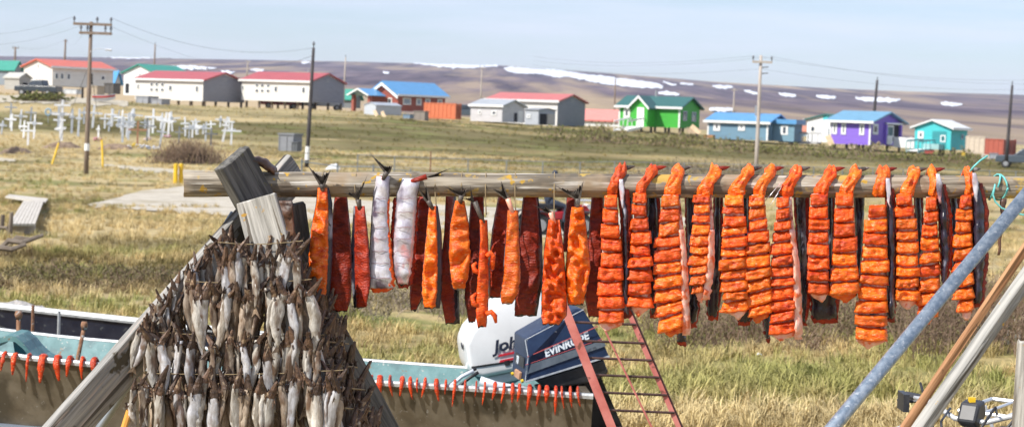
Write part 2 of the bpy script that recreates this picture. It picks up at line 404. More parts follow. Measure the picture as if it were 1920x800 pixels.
# ------------------------------------------------------------------ grass (scattered tufts)
rng = random.Random(5)
tufts = bpy.data.collections.new('grass_tufts')
for k in range(5):
    mb = MB()
    for b in range(30):
        an = rng.uniform(0, 6.283); rr = rng.uniform(0, .13); hh = rng.uniform(.12, .34) * (1 if k < 4 else .6); lean = rng.uniform(.05, .22); w = rng.uniform(.004, .008)
        o = Vector((rr * math.cos(an), rr * math.sin(an), -.02)); an2 = an + rng.uniform(-1.2, 1.2); d = Vector((math.cos(an2), math.sin(an2), 0)); s = Vector((-d.y, d.x, 0)) * w
        p1 = o + d * lean * .35 + Vector((0, 0, hh * .6)); p2 = o + d * lean + Vector((0, 0, hh * (.95 - lean)))
        mb.add([o - s, o + s, p1 + s * .8, p1 - s * .8, p2], [(0, 1, 2, 3), (3, 2, 4)])
    tufts.objects.link(bpy.data.objects.new('grass_tuft', mb.mesh('grass_tuft', None, (M_blade,))))
pts = []; rot = []; scl = []; idx = []
for (y0, y1, dens, s0, s1) in ((10.5, 17, 46, .5, 1.0), (17, 30, 24, .4, .8), (30, 60, 9, .4, .85), (60, 125, 2.2, .5, 1.1), (125, 200, .4, .6, 1.2)):
    amax = .56; n = int(dens * amax * (y1 * y1 - y0 * y0))
    for _ in range(n):
        yy = math.sqrt(rng.uniform(y0 * y0, y1 * y1)); x = rng.uniform(-amax, amax) * yy
        if abs(x) > .36 * yy and rng.random() < .45: continue
        if any(inside((x, yy), q) for q in POLYS) and not (yy < 60 and nz(x * .35, yy * .35, 3) > .22): continue
        if nz(x * .5, yy * .5, 8) < -.32: continue
        if yy < 13.2 and -5.6 < x < .75: continue
        pts.append((x, yy, h(x, yy))); rot.append((rng.uniform(-.15, .15), rng.uniform(-.15, .15), rng.uniform(0, 6.28))); scl.append(rng.uniform(s0, s1)); idx.append(rng.randrange(5))
me = bpy.data.meshes.new('grass'); me.from_pydata(pts, [], [])
a_ = me.attributes.new('rot', 'FLOAT_VECTOR', 'POINT'); a_.data.foreach_set('vector', [c for r_ in rot for c in r_])
a_ = me.attributes.new('scl', 'FLOAT', 'POINT'); a_.data.foreach_set('value', scl)
a_ = me.attributes.new('idx', 'INT', 'POINT'); a_.data.foreach_set('value', idx)
grass = link(bpy.data.objects.new('grass', me)); tag(grass, 'dry straw and green tundra grass covering the ground', 'grass', kind='stuff')
ng = bpy.data.node_groups.new('scatter_grass', 'GeometryNodeTree')
ng.interface.new_socket('Geometry', in_out='INPUT', socket_type='NodeSocketGeometry'); ng.interface.new_socket('Geometry', in_out='OUTPUT', socket_type='NodeSocketGeometry')
gi = ng.nodes.new('NodeGroupInput'); go = ng.nodes.new('NodeGroupOutput'); ip = ng.nodes.new('GeometryNodeInstanceOnPoints')
ci = ng.nodes.new('GeometryNodeCollectionInfo'); ci.inputs['Collection'].default_value = tufts; ci.inputs['Separate Children'].default_value = True; ci.inputs['Reset Children'].default_value = True
def named(nm, ty):
    q = ng.nodes.new('GeometryNodeInputNamedAttribute'); q.data_type = ty; q.inputs['Name'].default_value = nm; return q.outputs['Attribute']
er = ng.nodes.new('FunctionNodeEulerToRotation'); L = ng.links.new
L(named('rot', 'FLOAT_VECTOR'), er.inputs[0]); L(er.outputs[0], ip.inputs['Rotation']); L(named('scl', 'FLOAT'), ip.inputs['Scale']); L(named('idx', 'INT'), ip.inputs['Instance Index'])
ip.inputs['Pick Instance'].default_value = True
L(gi.outputs[0], ip.inputs['Points']); L(ci.outputs[0], ip.inputs['Instance']); L(ip.outputs[0], go.inputs[0])
grass.modifiers.new('scatter', 'NODES').node_group = ng

# ------------------------------------------------------------------ willow scrub
M_twig = mat('willow_twigs', (.16, .105, .07), (.26, .18, .12), sc=3, rough=.85)
M_twig_grey = mat('willow_twigs_grey', (.20, .16, .12), (.30, .24, .18), sc=3, rough=.85)
M_leaf = mat('willow_leaves', (.105, .12, .02), (.19, .19, .04), sc=1.5, rough=.7)
M_leaf_b = mat('willow_leaves_dry', (.16, .12, .05), (.12, .12, .035), sc=1.5, rough=.7)
def scrub(mb, p, hh, n, spread, rg, tw=.006, leaves=0, ls=.03):
    for _ in range(n):
        an = rg.uniform(0, 6.283); o = p + Vector((rg.gauss(0, spread * .35), rg.gauss(0, spread * .35), -.05))
        d = Vector((math.cos(an), math.sin(an), 0)); H_ = hh * rg.uniform(.55, 1.1); le = rg.uniform(.1, .6) * spread
        ps = [o, o + d * le * .3 + Vector((0, 0, H_ * .4)), o + d * le * .7 + Vector((0, 0, H_ * .75)), o + d * le + Vector((rg.gauss(0, .04), rg.gauss(0, .04), H_))]
        mb.cur = 0; mb.tube(ps, [tw, tw * .85, tw * .6, tw * .3], 3)
        for q in range(4):
            t = rg.uniform(.3, .95) * 3; i = int(t); b0 = ps[i].lerp(ps[min(i + 1, 3)], t - i); e = b0 + Vector((rg.gauss(0, .12), rg.gauss(0, .12), rg.uniform(.05, .22))) * hh
            mb.tube([b0, e], [tw * .6, tw * .25], 3)
            if leaves:
                mb.cur = 1
                for _k in range(leaves):
                    c = b0.lerp(e, rg.random()) + Vector((rg.gauss(0, .04), rg.gauss(0, .04), rg.gauss(0, .04))) * hh; a = Vector((rg.gauss(0, 1), rg.gauss(0, 1), rg.gauss(0, 1))).normalized(); b2 = a.cross(Vector((rg.gauss(0, 1), rg.gauss(0, 1), rg.gauss(0, 1)))).normalized()
                    mb.add([c - a * ls, c + b2 * ls * .5, c + a * ls, c - b2 * ls * .5], [(0, 1, 2, 3)])
                mb.cur = 0
def thicket(name, label, cells, mats, seed, stuff=True, **kw):
    rg = random.Random(seed); mb = MB()
    for (px, row, hh, n, sp) in cells: scrub(mb, G(px, row), hh, n, sp, rg, **kw)
    return single(name, mb, mats, label, 'shrubs' if stuff else 'shrub', kind='stuff' if stuff else None)
rg = random.Random(9)
thicket('willow_thicket', 'low brown leafless willow scrub behind the hanging salmon and galvanised pipe',
        [(px, lerp(598, 660, rg.random()) + (14 if px > 1700 else 0), rg.uniform(.3, .55) + (.35 if px > 1690 else 0), 34, .5) for px in range(1230, 1990, 14)], (M_twig, M_leaf_b), 3, leaves=1, ls=.02)
thicket('willow_thicket', 'thin brown willow scrub behind the salmon at the middle of the rail',
        [(px, lerp(556, 598, rg.random()), rg.uniform(.22, .42), 22, .5) for px in range(600, 1240, 16)], (M_twig_grey, M_leaf_b), 4, leaves=1, ls=.02)
thicket('willow_thicket', 'low olive brown scrub strip across the grass beyond the boats',
        [(px, lerp(512, 545, rg.random()), rg.uniform(.14, .26), 20, .55) for px in range(-20, 620, 14)], (M_twig, M_leaf_b), 5, leaves=2, ls=.022)
thicket('willow_thicket', 'brown bare scrub growing along the wire fence',
        [(px, lerp(334, 346, rg.random()), (1.2 if 1240 < px < 1330 or px > 1370 else .8) * rg.uniform(.7, 1.1), 18, 1.6) for px in range(1215, 1460, 9)], (M_twig_grey, M_leaf_b), 6, tw=.02, leaves=1, ls=.07)
thicket('willow_bush', 'round brown leafless bush at the edge of the cemetery', [(px, 306, 1.25 * (1 - ((px - 352) / 62) ** 2) + .25, 26, 1.3) for px in range(300, 408, 7)], (M_twig, M_leaf_b), 7, False, tw=.018)
thicket('willow_hedge', 'dark green willow hedge below the green house', [(px, interp([(1030, 260), (1330, 276)], px) + rg.uniform(-4, 4), rg.uniform(.35, 1.1) * (1.25 + nz(px * .02, 3)), 13, 2.4) for px in range(1030, 1335, 8) if rg.random() > .3], (M_twig, M_leaf), 8, tw=.025, leaves=2, ls=.11)
thicket('willow_hedge', 'long low green hedge below the blue, purple and turquoise houses', [(px, interp([(1335, 281), (1840, 306)], px) + rg.uniform(-5, 4), max(.15, rg.uniform(.35, .95) * (1.0 + 1.3 * nz(px * .017, 8))), 13, 2.6) for px in range(1335, 1845, 8) if rg.random() > .35], (M_twig, M_leaf), 10, tw=.025, leaves=2, ls=.11)
thicket('green_bush', 'bright green bush in front of the white house with orange roof', [(px, 190, .75 * (1 - ((px - 80) / 42) ** 2) + .15, 16, 2.0) for px in range(45, 117, 6)], (M_twig, M_leaf), 11, False, tw=.025, leaves=4, ls=.14)
# ------------------------------------------------------------------ village houses
M_trim = mat('white_trim', (.78, .78, .76), (.70, .70, .68), sc=1.5, rough=.6)
M_glass = mat('window_glass', (.03, .04, .06), (.06, .08, .11), sc=.8, rough=.12, spec=.8)
M_post = mat('weathered_post', (.13, .10, .075), (.22, .18, .14), sc=3, rough=.9)
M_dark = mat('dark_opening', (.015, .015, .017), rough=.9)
M_door = mat('pale_door', (.62, .62, .60), (.55, .55, .53), sc=2, rough=.6)
M_lumber = mat('raw_lumber', (.45, .33, .20), (.55, .42, .27), sc=3, rough=.85)
M_rim = mat('wheel_rim', (.4, .4, .4), rough=.4, metal=.6)
_paint = {}
def paint(c, rough=.6, k=.86, st=(1, 1, 9)):
    key = (tuple(c), rough)
    if key not in _paint:
        _paint[key] = mat('siding_paint', c, tuple(x * k for x in c), sc=1.1, rough=rough, bump=.35, bsc=1.2, st=st, bdist=.05, spots=((tuple(x * .8 for x in c), .5, .6, .15),))
    return _paint[key]
class House:
    def __init__(s, name, label, cat, corner, row, Y, wl, wr, wall, rise, ridge, cw, cr, phi=28, pile=0, over=.35, trim=None, roof_t=.16, npile=4, fascia=True, cw2=None):
        k = Y / FPX; ph = R(phi); s.k = k
        s.C = P(corner, row - pile, Y); s.Zg = P(corner, row, Y).z
        s.u = Vector((math.cos(ph), -math.sin(ph), 0)); s.n = Vector((-math.sin(ph), -math.cos(ph), 0)); s.z = Vector((0, 0, 1))
        s.A = wl * k / math.cos(ph); s.B = wr * k / math.sin(ph); s.H = wall * k; s.rise = rise * k; s.ph = ph
        s.t = T(name, label, cat, Vector((s.C.x, s.C.y, s.Zg)))
        A_, B_, H_, u, n, z, C = s.A, s.B, s.H, s.u, s.n, s.z, s.C
        mb = MB(); top = H_
        base = [C - u * A_, C, C - n * B_, C - u * A_ - n * B_]
        if ridge == 'u':   # gables on the right-hand and far end
            pr = [C, C - n * B_, C - n * B_ + z * H_, C - n * B_ / 2 + z * (H_ + s.rise), C + z * H_]; mb.prism(pr, -u * A_)
            w2 = B_ / 2; slope = [(n, 1), (-n, 1)]; mid = C - n * B_ / 2; ax = -u; ln = A_
        else:
            pr = [C, C - u * A_, C - u * A_ + z * H_, C - u * A_ / 2 + z * (H_ + s.rise), C + z * H_]; mb.prism(pr, -n * B_)
            w2 = A_ / 2; slope = [(u, 1), (-u, 1)]; mid = C - u * A_ / 2; ax = -n; ln = B_
        s.wall = s.t.part('wall', mb, paint(cw))
        # roof: two slabs meeting at the ridge
        rb = MB(); q = s.rise / w2; e = over
        for d, _ in slope:
            a0 = mid - ax * e + z * (H_ + s.rise + .02); dn = d * (w2 + e) - z * (q * (w2 + e))
            rb.box(a0, ax * (ln + 2 * e), dn, z * roof_t)
        s.roof = s.t.part('roof', rb, cr if not isinstance(cr, tuple) else paint(cr, .35))
        if fascia:
            for d, _ in slope:
                a0 = mid - ax * (e + .02) + d * (w2 + e) + z * (H_ + s.rise + .02 - q * (w2 + e) - .05)
                s.t.part('fascia', MB().box(a0, ax * (ln + 2 * e + .04), d * .05, z * .24), trim or M_trim, s.roof)
        if pile > 0:
            for i in range(npile):
                for j in (0, 1):
                    b = C - u * (A_ * (i + .15) / (npile - .7)) - n * (B_ * (.06 + .88 * j)); b.z = s.Zg - .6
                    s.t.part('piling', MB().box(b, u * .22, -n * .22, z * (C.z - b.z + .02)), M_post)
    def face(s, side, px, py):
        """face-plane coordinates: metres from the corner for a picture column offset, height for a row offset"""
        return (px * s.k / (math.cos(s.ph) if side == 'l' else math.sin(s.ph)), py * s.k)
    def frame_pts(s, side, a, b):
        # returns origin, along, out
        if side == 'l': return s.C - s.u * a + s.z * b, -s.u, s.n
        return s.C - s.n * a + s.z * b, -s.n, s.u
    def window(s, side, px, py, w, hh, frame=M_trim, fw=.12, glass=M_glass, label=None):
        """px: columns from the corner to the window's centre; py: rows above the wall foot to its lower edge; w, hh in rows/columns"""
        k1 = s.k / (math.cos(s.ph) if side == 'l' else math.sin(s.ph))
        W_ = w * k1; H_ = hh * s.k; o, al, ou = s.frame_pts(side, px * k1 - W_ / 2, py * s.k)
        mb = MB(); z = s.z
        mb.box(o, al * W_, z * fw, ou * .07).box(o + z * (H_ - fw), al * W_, z * fw, ou * .07).box(o + z * fw, al * fw, z * (H_ - 2 * fw), ou * .07).box(o + al * (W_ - fw) + z * fw, al * fw, z * (H_ - 2 * fw), ou * .07)
        f = s.t.part('window', mb, frame, label=label)
        s.t.part('pane', MB().box(o + al * fw + z * fw - ou * .02, al * (W_ - 2 * fw), z * (H_ - 2 * fw), ou * .05), glass, f)
        return f
    def panel(s, name, side, px, py, w, hh, mt, out=.06, parent=None):
        k1 = s.k / (math.cos(s.ph) if side == 'l' else math.sin(s.ph))
        W_ = w * k1; o, al, ou = s.frame_pts(side, px * k1 - W_ / 2, py * s.k)
        return s.t.part(name, MB().box(o - ou * .01, al * W_, s.z * hh * s.k, ou * (out + .01)), mt, parent)
    def chimney(s, a, b, hh=1.0, r=.12):
        p_ = s.C - s.u * (s.A * a) - s.n * (s.B * b); p_.z = s.C.z + s.H; q = p_ + s.z * (s.rise + hh)
        c = s.t.part('stove_pipe', MB().tube([p_, q], r, 8), M_rim, s.roof); return c
    def gable(s, mt):  # panel over the right-hand gable, coloured dark to stand in for its shade
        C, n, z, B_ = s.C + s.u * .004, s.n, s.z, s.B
        return s.t.part('gable_shade_panel', MB().prism([C - n * .03 + z * .02, C - n * (B_ - .03) + z * .02, C - n * (B_ - .03) + z * s.H, C - n * B_ / 2 + z * (s.H + s.rise - .12), C - n * .03 + z * s.H], s.u * .03), mt)
    def corner_trim(s, m_=None):
        m_ = m_ or M_trim
        s.t.part('corner_board', MB().box(s.C - s.u * .16 + s.n * .03, s.u * .19, -s.n * .03, s.z * s.H), m_)
        s.t.part('corner_board', MB().box(s.C - s.u * (s.A) + s.n * .03, s.u * .17, -s.n * .03, s.z * s.H), m_)
    def steps(s, side, px, run, w=1.2, m_=None, landing=1.2, rail_m=None, start=0.0, solid=False):
        """stair running out from a landing at the wall, with side railings"""
        k1 = s.k / (math.cos(s.ph) if side == 'l' else math.sin(s.ph)); o, al, ou = s.frame_pts(side, px * k1 - w / 2, 0); o = o + ou * start
        H0 = s.C.z; n = 6; m_ = m_ or M_trim; rail_m = rail_m or m_; z = s.z
        st = s.t.part('landing', MB().box(o - z * .12, al * w, ou * landing, z * .12), m_)
        for i in range(n):
            zz = lerp(H0, s.Zg, (i + 1) / (n + 1)); c = o + ou * (landing + run * i / n); c.z = zz - .06
            s.t.part('step', MB().box(c, al * w, ou * (run / n * 1.05), z * .06), m_, st)
        for e in (-.07, w):
            a = o + al * e + ou * landing; a.z = H0; b = o + al * e + ou * (landing + run); b.z = s.Zg + .1; a2 = o + al * e; a2.z = H0
            if solid:
                s.t.part('stair_railing', MB().prism([a + z * .95, b + z * .95, b - z * .05, a - z * .15], al * .06), rail_m, st); continue
            s.t.part('stair_railing', MB().prism([a + z * .98, b + z * .98, b + z * .80, a + z * .80], al * .06), rail_m, st)
            s.t.part('stringer', MB().prism([a + z * .02, b + z * .02, b - z * .25, a - z * .25], al * .06), rail_m, st)
            for q in (0, .33, .66, 1):
                p_ = a.lerp(b, q); s.t.part('baluster', MB().box(p_, al * .055, ou * .1, z * .82), rail_m, st)
            s.t.part('landing_railing', MB().box(a2 + z * .82, ou * landing, al * .06, z * .15), rail_m, st)
HW = 'house'
red_roof = paint((.44, .085, .085), .4); pink_roof = paint((.56, .15, .13), .4); orange_roof = paint((.62, .14, .085), .4); teal_roof = paint((.03, .27, .20), .4)
blue_roof = paint((.10, .30, .56), .35); dkgreen_roof = paint((.035, .13, .12), .5); silver_roof = paint((.40, .42, .44), .4); white_roof = paint((.72, .73, .72), .4)
cream = (.75, .73, .68)
House('house', 'teal roofed house cut off at the far left edge', HW, 27, 160, 265, 60, 8, 32, 12, 'u', (.24, .27, .30), teal_roof, fascia=False)
H = House('house', 'white gabled house with an orange red roof at far left', HW, 98, 174, 205, 75, 92, 35, 13, 'n', (.72, .69, .64), orange_roof, phi=45, pile=13, npile=5)
H.window('l', 38, 34, 5, 7); 
for a in (6, 14, 24): H.window('r', a, 12, 6, 13)
H.panel('door', 'r', 56, 6, 8, 20, M_dark); H.window('r', 76, 14, 7, 10)
H.panel('entry_box', 'l', 34, -2, 10, 14, M_trim, out=.8); H.panel('skirting', 'r', 28, -14, 26, 8, M_trim, out=.2)
House('small_shed', 'small grey shed beside the white house with orange roof', 'shed', 36, 168, 195, 33, 14, 21, 8, 'u', (.42, .40, .36), paint((.50, .49, .44), .6), fascia=False, over=.15).panel('door', 'r', 7, 0, 5, 13, M_dark)
House('small_house', 'low white building with a bright blue roof between white houses', HW, 214, 163, 240, 30, 8, 12, 17, 'u', (.66, .66, .66), paint((.05, .28, .55), .35), fascia=False)
H = House('house', 'white gabled house with a sea green roof behind the red roofed houses', HW, 292, 180, 232, 75, 52, 42, 15, 'n', (.74, .74, .72), teal_roof, phi=40)
H.window('l', 37, 34, 5, 8); H.panel('door', 'l', 66, 4, 8, 18, M_dark)
for (cx, lab) in ((380, 'cream long house with red roof on pilings, nearest the cemetery'), (580, 'cream long house with red roof on pilings behind the dark utility pole')):
    s2 = 1 if cx == 380 else 0
    H = House('long_house', lab, HW, cx, 202 if s2 else 204, 206, 144 if s2 else 139, 60 if s2 else 54, 38, 16, 'u', cream, red_roof, pile=12, npile=6, over=.3)
    H.gable(paint((.235, .245, .29)))  # cream wall's shaded end, the shade painted in as grey-blue
    for a in (108, 97, 85):
        for b in (26, 16): H.window('l', a - (0 if s2 else 1), b, 6, 6, fw=.05)
    H.chimney(.35, .65, .7)
    H.window('l', 68, 18, 6, 10, fw=.05); H.window('l', 12, 17, 6, 11, fw=.06); H.window('l', 137, 20, 4, 8, fw=.05)
    H.window('r', 30 if s2 else 27, 39, 6, 6, fw=.12, frame=paint((.3, .31, .34)))
House('small_house', 'dark little house with sea green roof right of the red roofed houses', HW, 664, 203, 236, 34, 10, 20, 13, 'u', (.16, .17, .18), teal_roof, fascia=False)
H = House('brick_house', 'brick red house with a light blue roof and gabled porch', HW, 746, 208, 200, 56, 84, 32, 21, 'n', (.30, .075, .05), blue_roof, phi=42, over=.45)
for a, w in ((15, 14), (36, 9), (52, 9), (74, 9)): H.window('r', a, 12, w, 13, glass=mat('bright_pane', (.25, .30, .36), rough=.15))
H.window('l', 16, 12, 8, 12)
# porch roof on posts
k1 = H.k / math.cos(H.ph); o = H.C - H.u * (62 * k1) + H.n * .2
pw = 40 * k1; pd = 3.0
H.t.part('porch_roof', MB().box(o + H.z * (30 * H.k) - H.n * .2, H.u * (pw / 2 + .3), H.n * (pd + .4), H.z * (9 * H.k)).box(o + H.u * (pw / 2 + .3) + H.z * (39 * H.k) - H.n * .2, H.u * (pw / 2 + .3), H.n * (pd + .4), -H.z * (9 * H.k)), blue_roof) if 0 else None
pr = [o + H.z * (27 * H.k) + H.n * pd - H.u * .3, o + H.u * (pw / 2) + H.z * (40 * H.k) + H.n * pd, o + H.u * (pw + .3) + H.z * (27 * H.k) + H.n * pd, o + H.u * pw + H.z * (26 * H.k) + H.n * pd, o + H.u * (pw / 2) + H.z * (37 * H.k) + H.n * pd, o + H.z * (26 * H.k) + H.n * pd]
prf = H.t.part('porch_roof', MB().prism(pr, -H.n * (pd - .2)), blue_roof)
H.t.part('barge_board', MB().prism([q + H.n * .05 for q in pr], -H.n * .04), M_trim, prf)
for e in (0.1, pw - .5): H.t.part('porch_post', MB().box(o + H.u * e + H.n * (pd - .5) - H.z * .2, H.u * .4, -H.n * .4, H.z * (27 * H.k + .2)), paint((.33, .09, .06)))
gb = MB(); q = H.rise / (H.A / 2)
for sgn in (0, 1):
    a = H.C - H.u * (H.A / 2) + H.z * (H.H + H.rise - .02) + H.n * .47; b = (H.C + H.u * .4 if sgn else H.C - H.u * (H.A + .4)) + H.z * (H.H - q * .4 - .05) + H.n * .47
    gb.prism([a, b, b - H.z * .35, a - H.z * .35], H.n * .05)
H.t.part('barge_board', gb, M_trim, H.roof)
H = House('metal_shed', 'pale metal shed with dark side beside the brick red house', 'shed', 704, 222, 182, 23, 44, 24, 5, 'n', (.50, .53, .57), paint((.42, .45, .49), .35), phi=38, fascia=False, over=.08, roof_t=.06)
H = House('grey_shed', 'long silver grey shed house with two small windows', 'shed', 941, 229, 182, 60, 43, 29, 11, 'u', (.56, .55, .56), silver_roof, over=.2)
H.window('l', 42, 13, 6, 8); H.window('l', 15, 12, 9, 9); H.panel('door', 'r', 34, 0, 9, 22, M_trim); H.panel('doorway', 'r', 25, 2, 5, 16, M_dark)
H = House('house', 'large cream house with pinkish red roof and blank gable toned grey for shade', HW, 1044, 236, 190, 132, 56, 45, 13, 'u', cream, pink_roof, over=.3)
H.gable(paint((.215, .23, .285))); H.window('r', 28, 45, 7, 6, frame=paint((.3, .31, .34))); H.panel('fascia_band', 'l', 66, 41, 132, 4, M_trim, out=.05)  # gable shade painted in as a darker grey-blue
H = House('grey_shed', 'open fronted grey shed with a dark doorway before the large cream house', 'shed', 1009, 234, 172, 25, 33, 27, 3, 'u', (.42, .44, .47), paint((.30, .31, .33)), fascia=False, over=.12, roof_t=.08)
H.panel('doorway', 'r', 9, 0, 12, 21, M_dark); H.panel('door', 'r', 23, 1, 13, 20, paint((.55, .50, .42)), out=.12); H.window('l', 18, 12, 7, 7)
H = House('low_building', 'long low white building with a red roof behind the green house', 'building', 1168, 238, 225, 75, 8, 16, 13, 'u', (.70, .70, .68), pink_roof, fascia=False)
for a in (57, 44, 32, 20): H.window('l', a, 6, 5, 5, fw=.05)

H = House('house', 'bright green house with dark green roof and white front stairs', HW, 1274, 248, 188, 111, 46, 38, 18, 'u', (.045, .40, .035), dkgreen_roof, pile=8, npile=5, over=.4)
H.chimney(.6, .6, .8); H.corner_trim(); H.window('l', 96, 15, 12, 19, fw=.28); H.window('r', 11, 14, 9, 18, fw=.1, frame=paint((.55, .52, .58))); H.window('r', 32, 13, 10, 18, fw=.1, frame=paint((.55, .52, .58)))  # gable-side frames: white trim with the shade mixed into a purple-grey
k1 = H.k / math.cos(H.ph); o = H.C - H.u * (74 * k1); bw = 30 * k1; bd = 2.2
bmb = MB(); pr = [o, o + H.u * bw, o + H.u * bw + H.z * H.H, o + H.u * (bw / 2) + H.z * (H.H + 1.0), o + H.z * H.H]; bmb.prism(pr, H.n * bd)
bay = H.t.part('entry_bay', bmb, paint((.045, .40, .035)))
rb = MB(); rf = MB()
for sg, oo in ((-1, o), (1, o + H.u * bw)):
    a = o + H.u * (bw / 2) + H.z * (H.H + 1.02) - H.n * .5; dn = H.u * sg * (bw / 2 + .3) - H.z * (1.0 / (bw / 2) * (bw / 2 + .3))
    rb.box(a, H.n * (bd + .9), dn, H.z * .12); rf.box(a + H.n * (bd + .9) - H.z * .12, H.n * .04, dn, H.z * .3)
H.t.part('bay_roof', rb, dkgreen_roof, bay); H.t.part('barge_board', rf, M_trim, bay)
H.t.part('front_door', MB().box(o + H.u * (bw * .38) + H.n * bd, H.u * (bw * .42), H.n * .05, H.z * 2.1), M_trim, bay)
H.steps('l', 60, 3.6, w=1.5, landing=1.0, start=bd + .02)
H = House('house', 'slate blue house with bright blue roof behind the pale utility pole', HW, 1439, 264, 183, 107, 50, 33, 15, 'u', (.15, .27, .36), blue_roof, over=.35)
H.chimney(.32, .35); H.corner_trim(); H.window('l', 90, 15, 12, 17, fw=.28); H.window('l', 46, 17, 12, 15, fw=.3); H.panel('fascia_band', 'l', 54, 29.5, 107, 3, M_trim, out=.05)
o = H.C - H.n * 1.6
pp = MB().box(o, H.u * 2.4, -H.n * 2.6, H.z * 1.85); ent = H.t.part('entry_porch', pp, paint((.17, .30, .38)))
H.t.part('porch_roof', MB().box(o + H.z * 1.86 + H.n * .3 - H.u * .1, H.u * 2.8, -H.n * 3.2, H.z * .5), blue_roof, ent)
fr = H.t.part('window', MB().box(o + H.u * .9 + H.n * .05 + H.z * .7, H.u * .8, -H.n * .05, H.z * 1.0), M_trim, ent); H.t.part('pane', MB().box(o + H.u * 1.15 + H.n * .07 + H.z * .85, H.u * .3, -H.n * .03, H.z * .7), M_glass, fr)
H.steps('r', 34, 3.2, w=1.3, landing=1.2, rail_m=paint((.45, .45, .45)))
H = House('small_house', 'white gabled house with turquoise peak left of the purple house', HW, 1584, 268, 205, 63, 30, 41, 10, 'n', (.74, .76, .76), dkgreen_roof, phi=40, over=.3)
H.window('l', 53, 18, 8, 12); H.panel('gable_panel', 'l', 32, 41, 10, 9, paint((.08, .55, .58)), out=.04); H.panel('door', 'l', 22, 0, 12, 26, paint((.3, .33, .36)))
M_purple = paint((.235, .13, .60))
H = House('house', 'purple house with blue roof, white window frames and railed porch', HW, 1631, 277, 176, 67, 86, 43, 18, 'u', (.235, .13, .60), paint((.14, .33, .48), .35), pile=5, npile=4, over=.5, phi=36)
H.corner_trim()
for a in (59, 44, 14): H.window('l', a, 18, 8, 21, fw=.2)
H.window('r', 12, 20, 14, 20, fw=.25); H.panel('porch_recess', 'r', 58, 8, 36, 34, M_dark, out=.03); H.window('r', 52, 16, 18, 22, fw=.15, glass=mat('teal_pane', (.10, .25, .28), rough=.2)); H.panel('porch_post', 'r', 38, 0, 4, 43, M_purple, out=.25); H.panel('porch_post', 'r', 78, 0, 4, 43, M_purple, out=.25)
H.panel('porch_beam', 'r', 58, 40, 44, 3, M_trim, out=.3); H.panel('porch_railing', 'r', 45, 2, 14, 16, M_trim, out=.35)
H.steps('r', 62, 3.0, w=2.4, landing=.6, solid=True)
M_turq = (.06, .50, .52)
H = House('house', 'turquoise house with white roof near the right edge', HW, 1782, 285, 172, 57, 44, 40, 13, 'n', M_turq, white_roof, phi=40, pile=4, npile=4, over=.35)
H.window('l', 47, 19, 9, 14, fw=.2); H.panel('doorway', 'l', 18, 2, 22, 32, paint((.03, .26, .28)), out=.03); H.window('l', 12, 14, 8, 13, fw=.1); H.window('r', 30, 20, 7, 10, frame=paint((.3, .45, .5))); H.panel('porch_railing', 'l', 22, 0, 24, 10, paint((.3, .5, .5)), out=1.2)
H.steps('l', 34, 2.6, w=1.2, landing=1.0, rail_m=paint((.25, .45, .46)))
House('low_building', 'low building with orange red roof behind the blue house stairs', 'building', 1518, 256, 225, 34, 6, 12, 5, 'u', (.18, .26, .32), paint((.55, .2, .13)), fascia=False)

# shipping containers with ribbed sides
def container(label, corner, row, Y, wl, wr, hh, c, phi=30):
    k = Y / FPX; ph = R(phi); u = Vector((math.cos(ph), -math.sin(ph), 0)); n = Vector((-math.sin(ph), -math.cos(ph), 0)); z = Vector((0, 0, 1)); C = P(corner, row, Y)
    A_ = wl * k / math.cos(ph); B_ = wr * k / math.sin(ph); H_ = hh * k; t = T('shipping_container', label, 'container', C)
    t.part('body', MB().box(C - u * (A_ - .05) - n * (B_ - .05), u * (A_ - .1), n * (B_ - .1), z * (H_ - .05)), paint(c, .5))
    rb = MB()
    for i in range(int(A_ / .5)): rb.box(C - u * (A_ - .1 - i * .5) + z * .15 - n * .051, u * .25, n * .045, z * (H_ - .3))
    t.part('side_rib', rb, paint(c, .5))
    fr = MB()
    for a in (0, A_ - .15):
        for b in (0, B_ - .15): fr.box(C - u * a - n * b, -u * .15, -n * .15, z * H_)
    fr.box(C - n * .01 - u * .15, -u * (A_ - .3), -n * .1, z * .15).box(C - n * .01 - u * .15 + z * (H_ - .15), -u * (A_ - .3), -n * .1, z * .15)
    t.part('frame', fr, paint(tuple(x * .8 for x in c), .5))
    for e in (.25, .5, .75): t.part('door_bar', MB().box(C + u * .005 - n * (B_ * e) + z * .2, u * .05, -n * .06, z * (H_ - .4)), paint(tuple(x * .6 for x in c), .5))
container('orange shipping container in front of the brick red house', 854, 224, 178, 62, 10, 30, (.62, .17, .07))
container('cream shipping container right of the turquoise house', 1846, 289, 165, 32, 5, 33, (.62, .52, .40))
container('rust red shipping container near the right edge', 1881, 291, 160, 29, 36, 30, (.42, .10, .06), phi=40)

